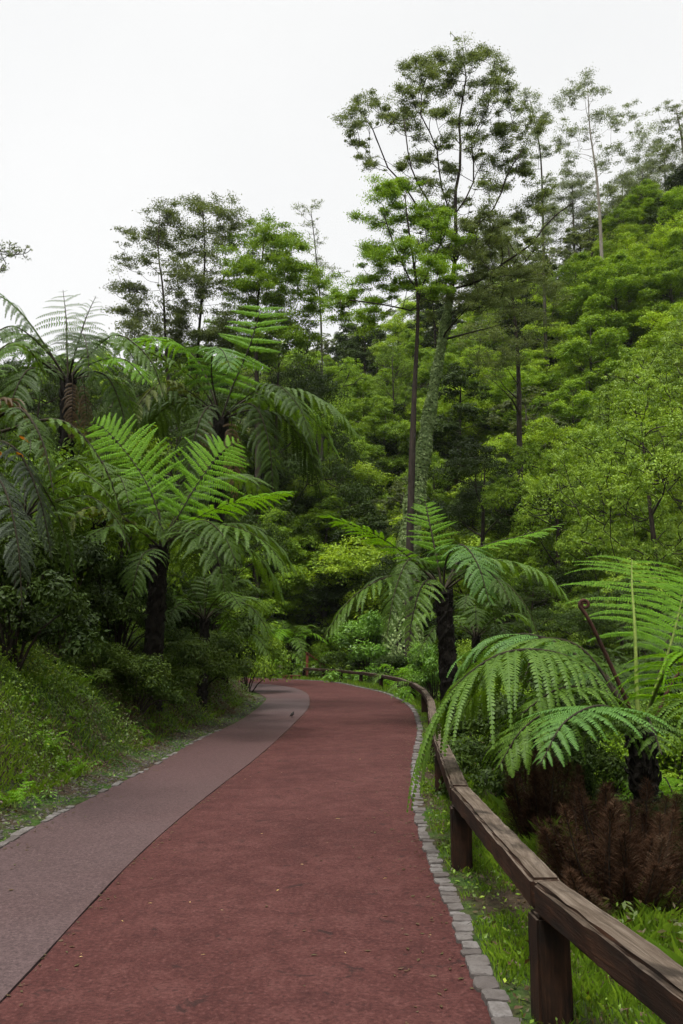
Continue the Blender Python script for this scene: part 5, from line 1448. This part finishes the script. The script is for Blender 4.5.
def make_plant(seed, leaf, size, n, name='leafy_plant'):
    rng = np.random.default_rng(seed); root = empty(name, (0, 0, 0)); acc, st_ = Acc(), Acc()
    for i in range(n):
        th = rng.uniform(0, 6.28); d = np.array([math.cos(th), math.sin(th), 0]); h_ = rng.uniform(.3, 1) * size * 2.2
        tip = d * rng.uniform(.2, 1) * size * 1.6 + [0, 0, h_]
        V, Fs = tube(catmull([(0, 0, 0), tip * [.4, .4, .7], tip], 5), .004, 4); st_.add(V, Fs)
        a = unit(d * .9 + [0, 0, -.25]); b = unit(np.cross(a, [0, 0, 1])); nz = np.cross(b, a)
        s = size * rng.uniform(.6, 1.1)
        V = np.array([tip, tip + a * s * .3 - b * s * .3 - nz * s * .05, tip + a * s * .65 - b * s * .24 - nz * .06 * s, tip + a * s - nz * s * .2, tip + a * s * .65 + b * s * .24 - nz * .06 * s, tip + a * s * .3 + b * s * .3 - nz * s * .05, tip + a * s * .5 - nz * s * .1])
        acc.add(V, np.array([[0, 1, 6, 5], [1, 2, 3, 6], [6, 3, 4, 5]]), rng.random())
    st_.build('stem', M['stalk_green'], root); acc.build('foliage', M[leaf], root)
    return root
LP = Kind(make_plant(711, 'shrub_lime', .07, 16), .2, '')
for px, py, sc, rz, lab in [(75, 662, 1.2, .3, 'broad-leaved little plant on the bank right of the small top fern'), (38, 672, 1.3, 2.1, 'broad-leaved plant beside the mossy hump'), (155, 665, 1.3, 1.0, 'broad-leaved plant in the shade under the spreading fern'), (95, 770, .8, 4.1, 'small broad-leaved weed at the edge of the gravel strip'), (48, 800, .8, 5.2, 'small broad-leaved weed in the gravel at the left')]:
    p = bank_at(px, py)
    if p is None: continue
    LP.place((p[0], p[1], tz(p[0], p[1])), sc, rz, lab, 'plant', 'broad-leaved plants on the bank')
OPl = make_plant(712, 'orange', .16, 4, 'orange_leaved_plant')
p = at(5, 448, 8.2); OPl.location = tuple(p - [0, 0, .1])
OPl.location.z = p[2] - .15
tag(OPl, 'plant with orange-yellow dying leaves at the left edge above the grey fronds', 'plant')

# fallen leaves on the road and the path
def leaf_mesh(seed):
    rng = np.random.default_rng(seed); s = .035
    V = np.array([[-1, 0, .0], [-.2, -.32, .12], [1, .1, .05], [-.2, .3, .15], [.1, 0, .02]]) * s
    return np_mesh('fallen_leaf', V, np.array([[0, 1, 4], [1, 2, 4], [2, 3, 4], [3, 0, 4]]), np.full(5, rng.random()))
lm = [leaf_mesh(i) for i in range(3)]
for i, (px, py) in enumerate([(222, 912), (190, 904), (203, 957), (81, 956), (81, 959), (122, 923), (62, 830), (302, 866), (278, 892), (430, 937), (245, 780), (338, 820), (298, 742), (150, 905), (360, 760), (262, 835), (345, 955), (385, 880)]):
    p = gnd(px, py)
    zz = .016 if inside(np.array([p[0]]), np.array([p[1]]), np.vstack([LL, MM[::-1]]))[0] else .012
    o = link_mesh('fallen_leaf', lm[i % 3], M['litter'])
    o.location = (p[0], p[1], zz); o.rotation_euler = (0, 0, i * 1.7); sc = (.3 + .13 * (i % 3)) * min(1.4, max(.7, p[1] / 6)); o.scale = (sc, sc * .6, sc)
    tag(o, 'small dry yellowish leaf fallen on the road or path surface', 'leaf', 'fallen leaves on the road')

# small dark bird on the grey path
p = gnd(292, 718)
bird = empty('bird', (p[0], p[1], .014))
bird.scale = (.85,) * 3; bird.rotation_euler = (0, 0, 1.1)
C = np.array([(-.13, 0, .045), (-.07, 0, .06), (-.03, 0, .075), (.02, 0, .09), (.05, 0, .11), (.072, 0, .135), (.09, 0, .14), (.115, 0, .136)])
V, Fs = tube(C, [.008, .018, .036, .042, .034, .024, .02, .003], 10)
link_mesh('body', np_mesh('body', V, Fs, None, True), M['bird'], bird)
for s_ in (-1, 1):
    V, Fs = tube([(0, s_ * .015, .06), (.01, s_ * .018, .03), (.0, s_ * .018, .0), (.03, s_ * .02, 0.002)], .004, 5)
    link_mesh('leg', np_mesh('leg', V, Fs, None, True), M['bark_dark'], bird)
tag(bird, 'small dark bird standing on the grey path at the bend', 'bird')
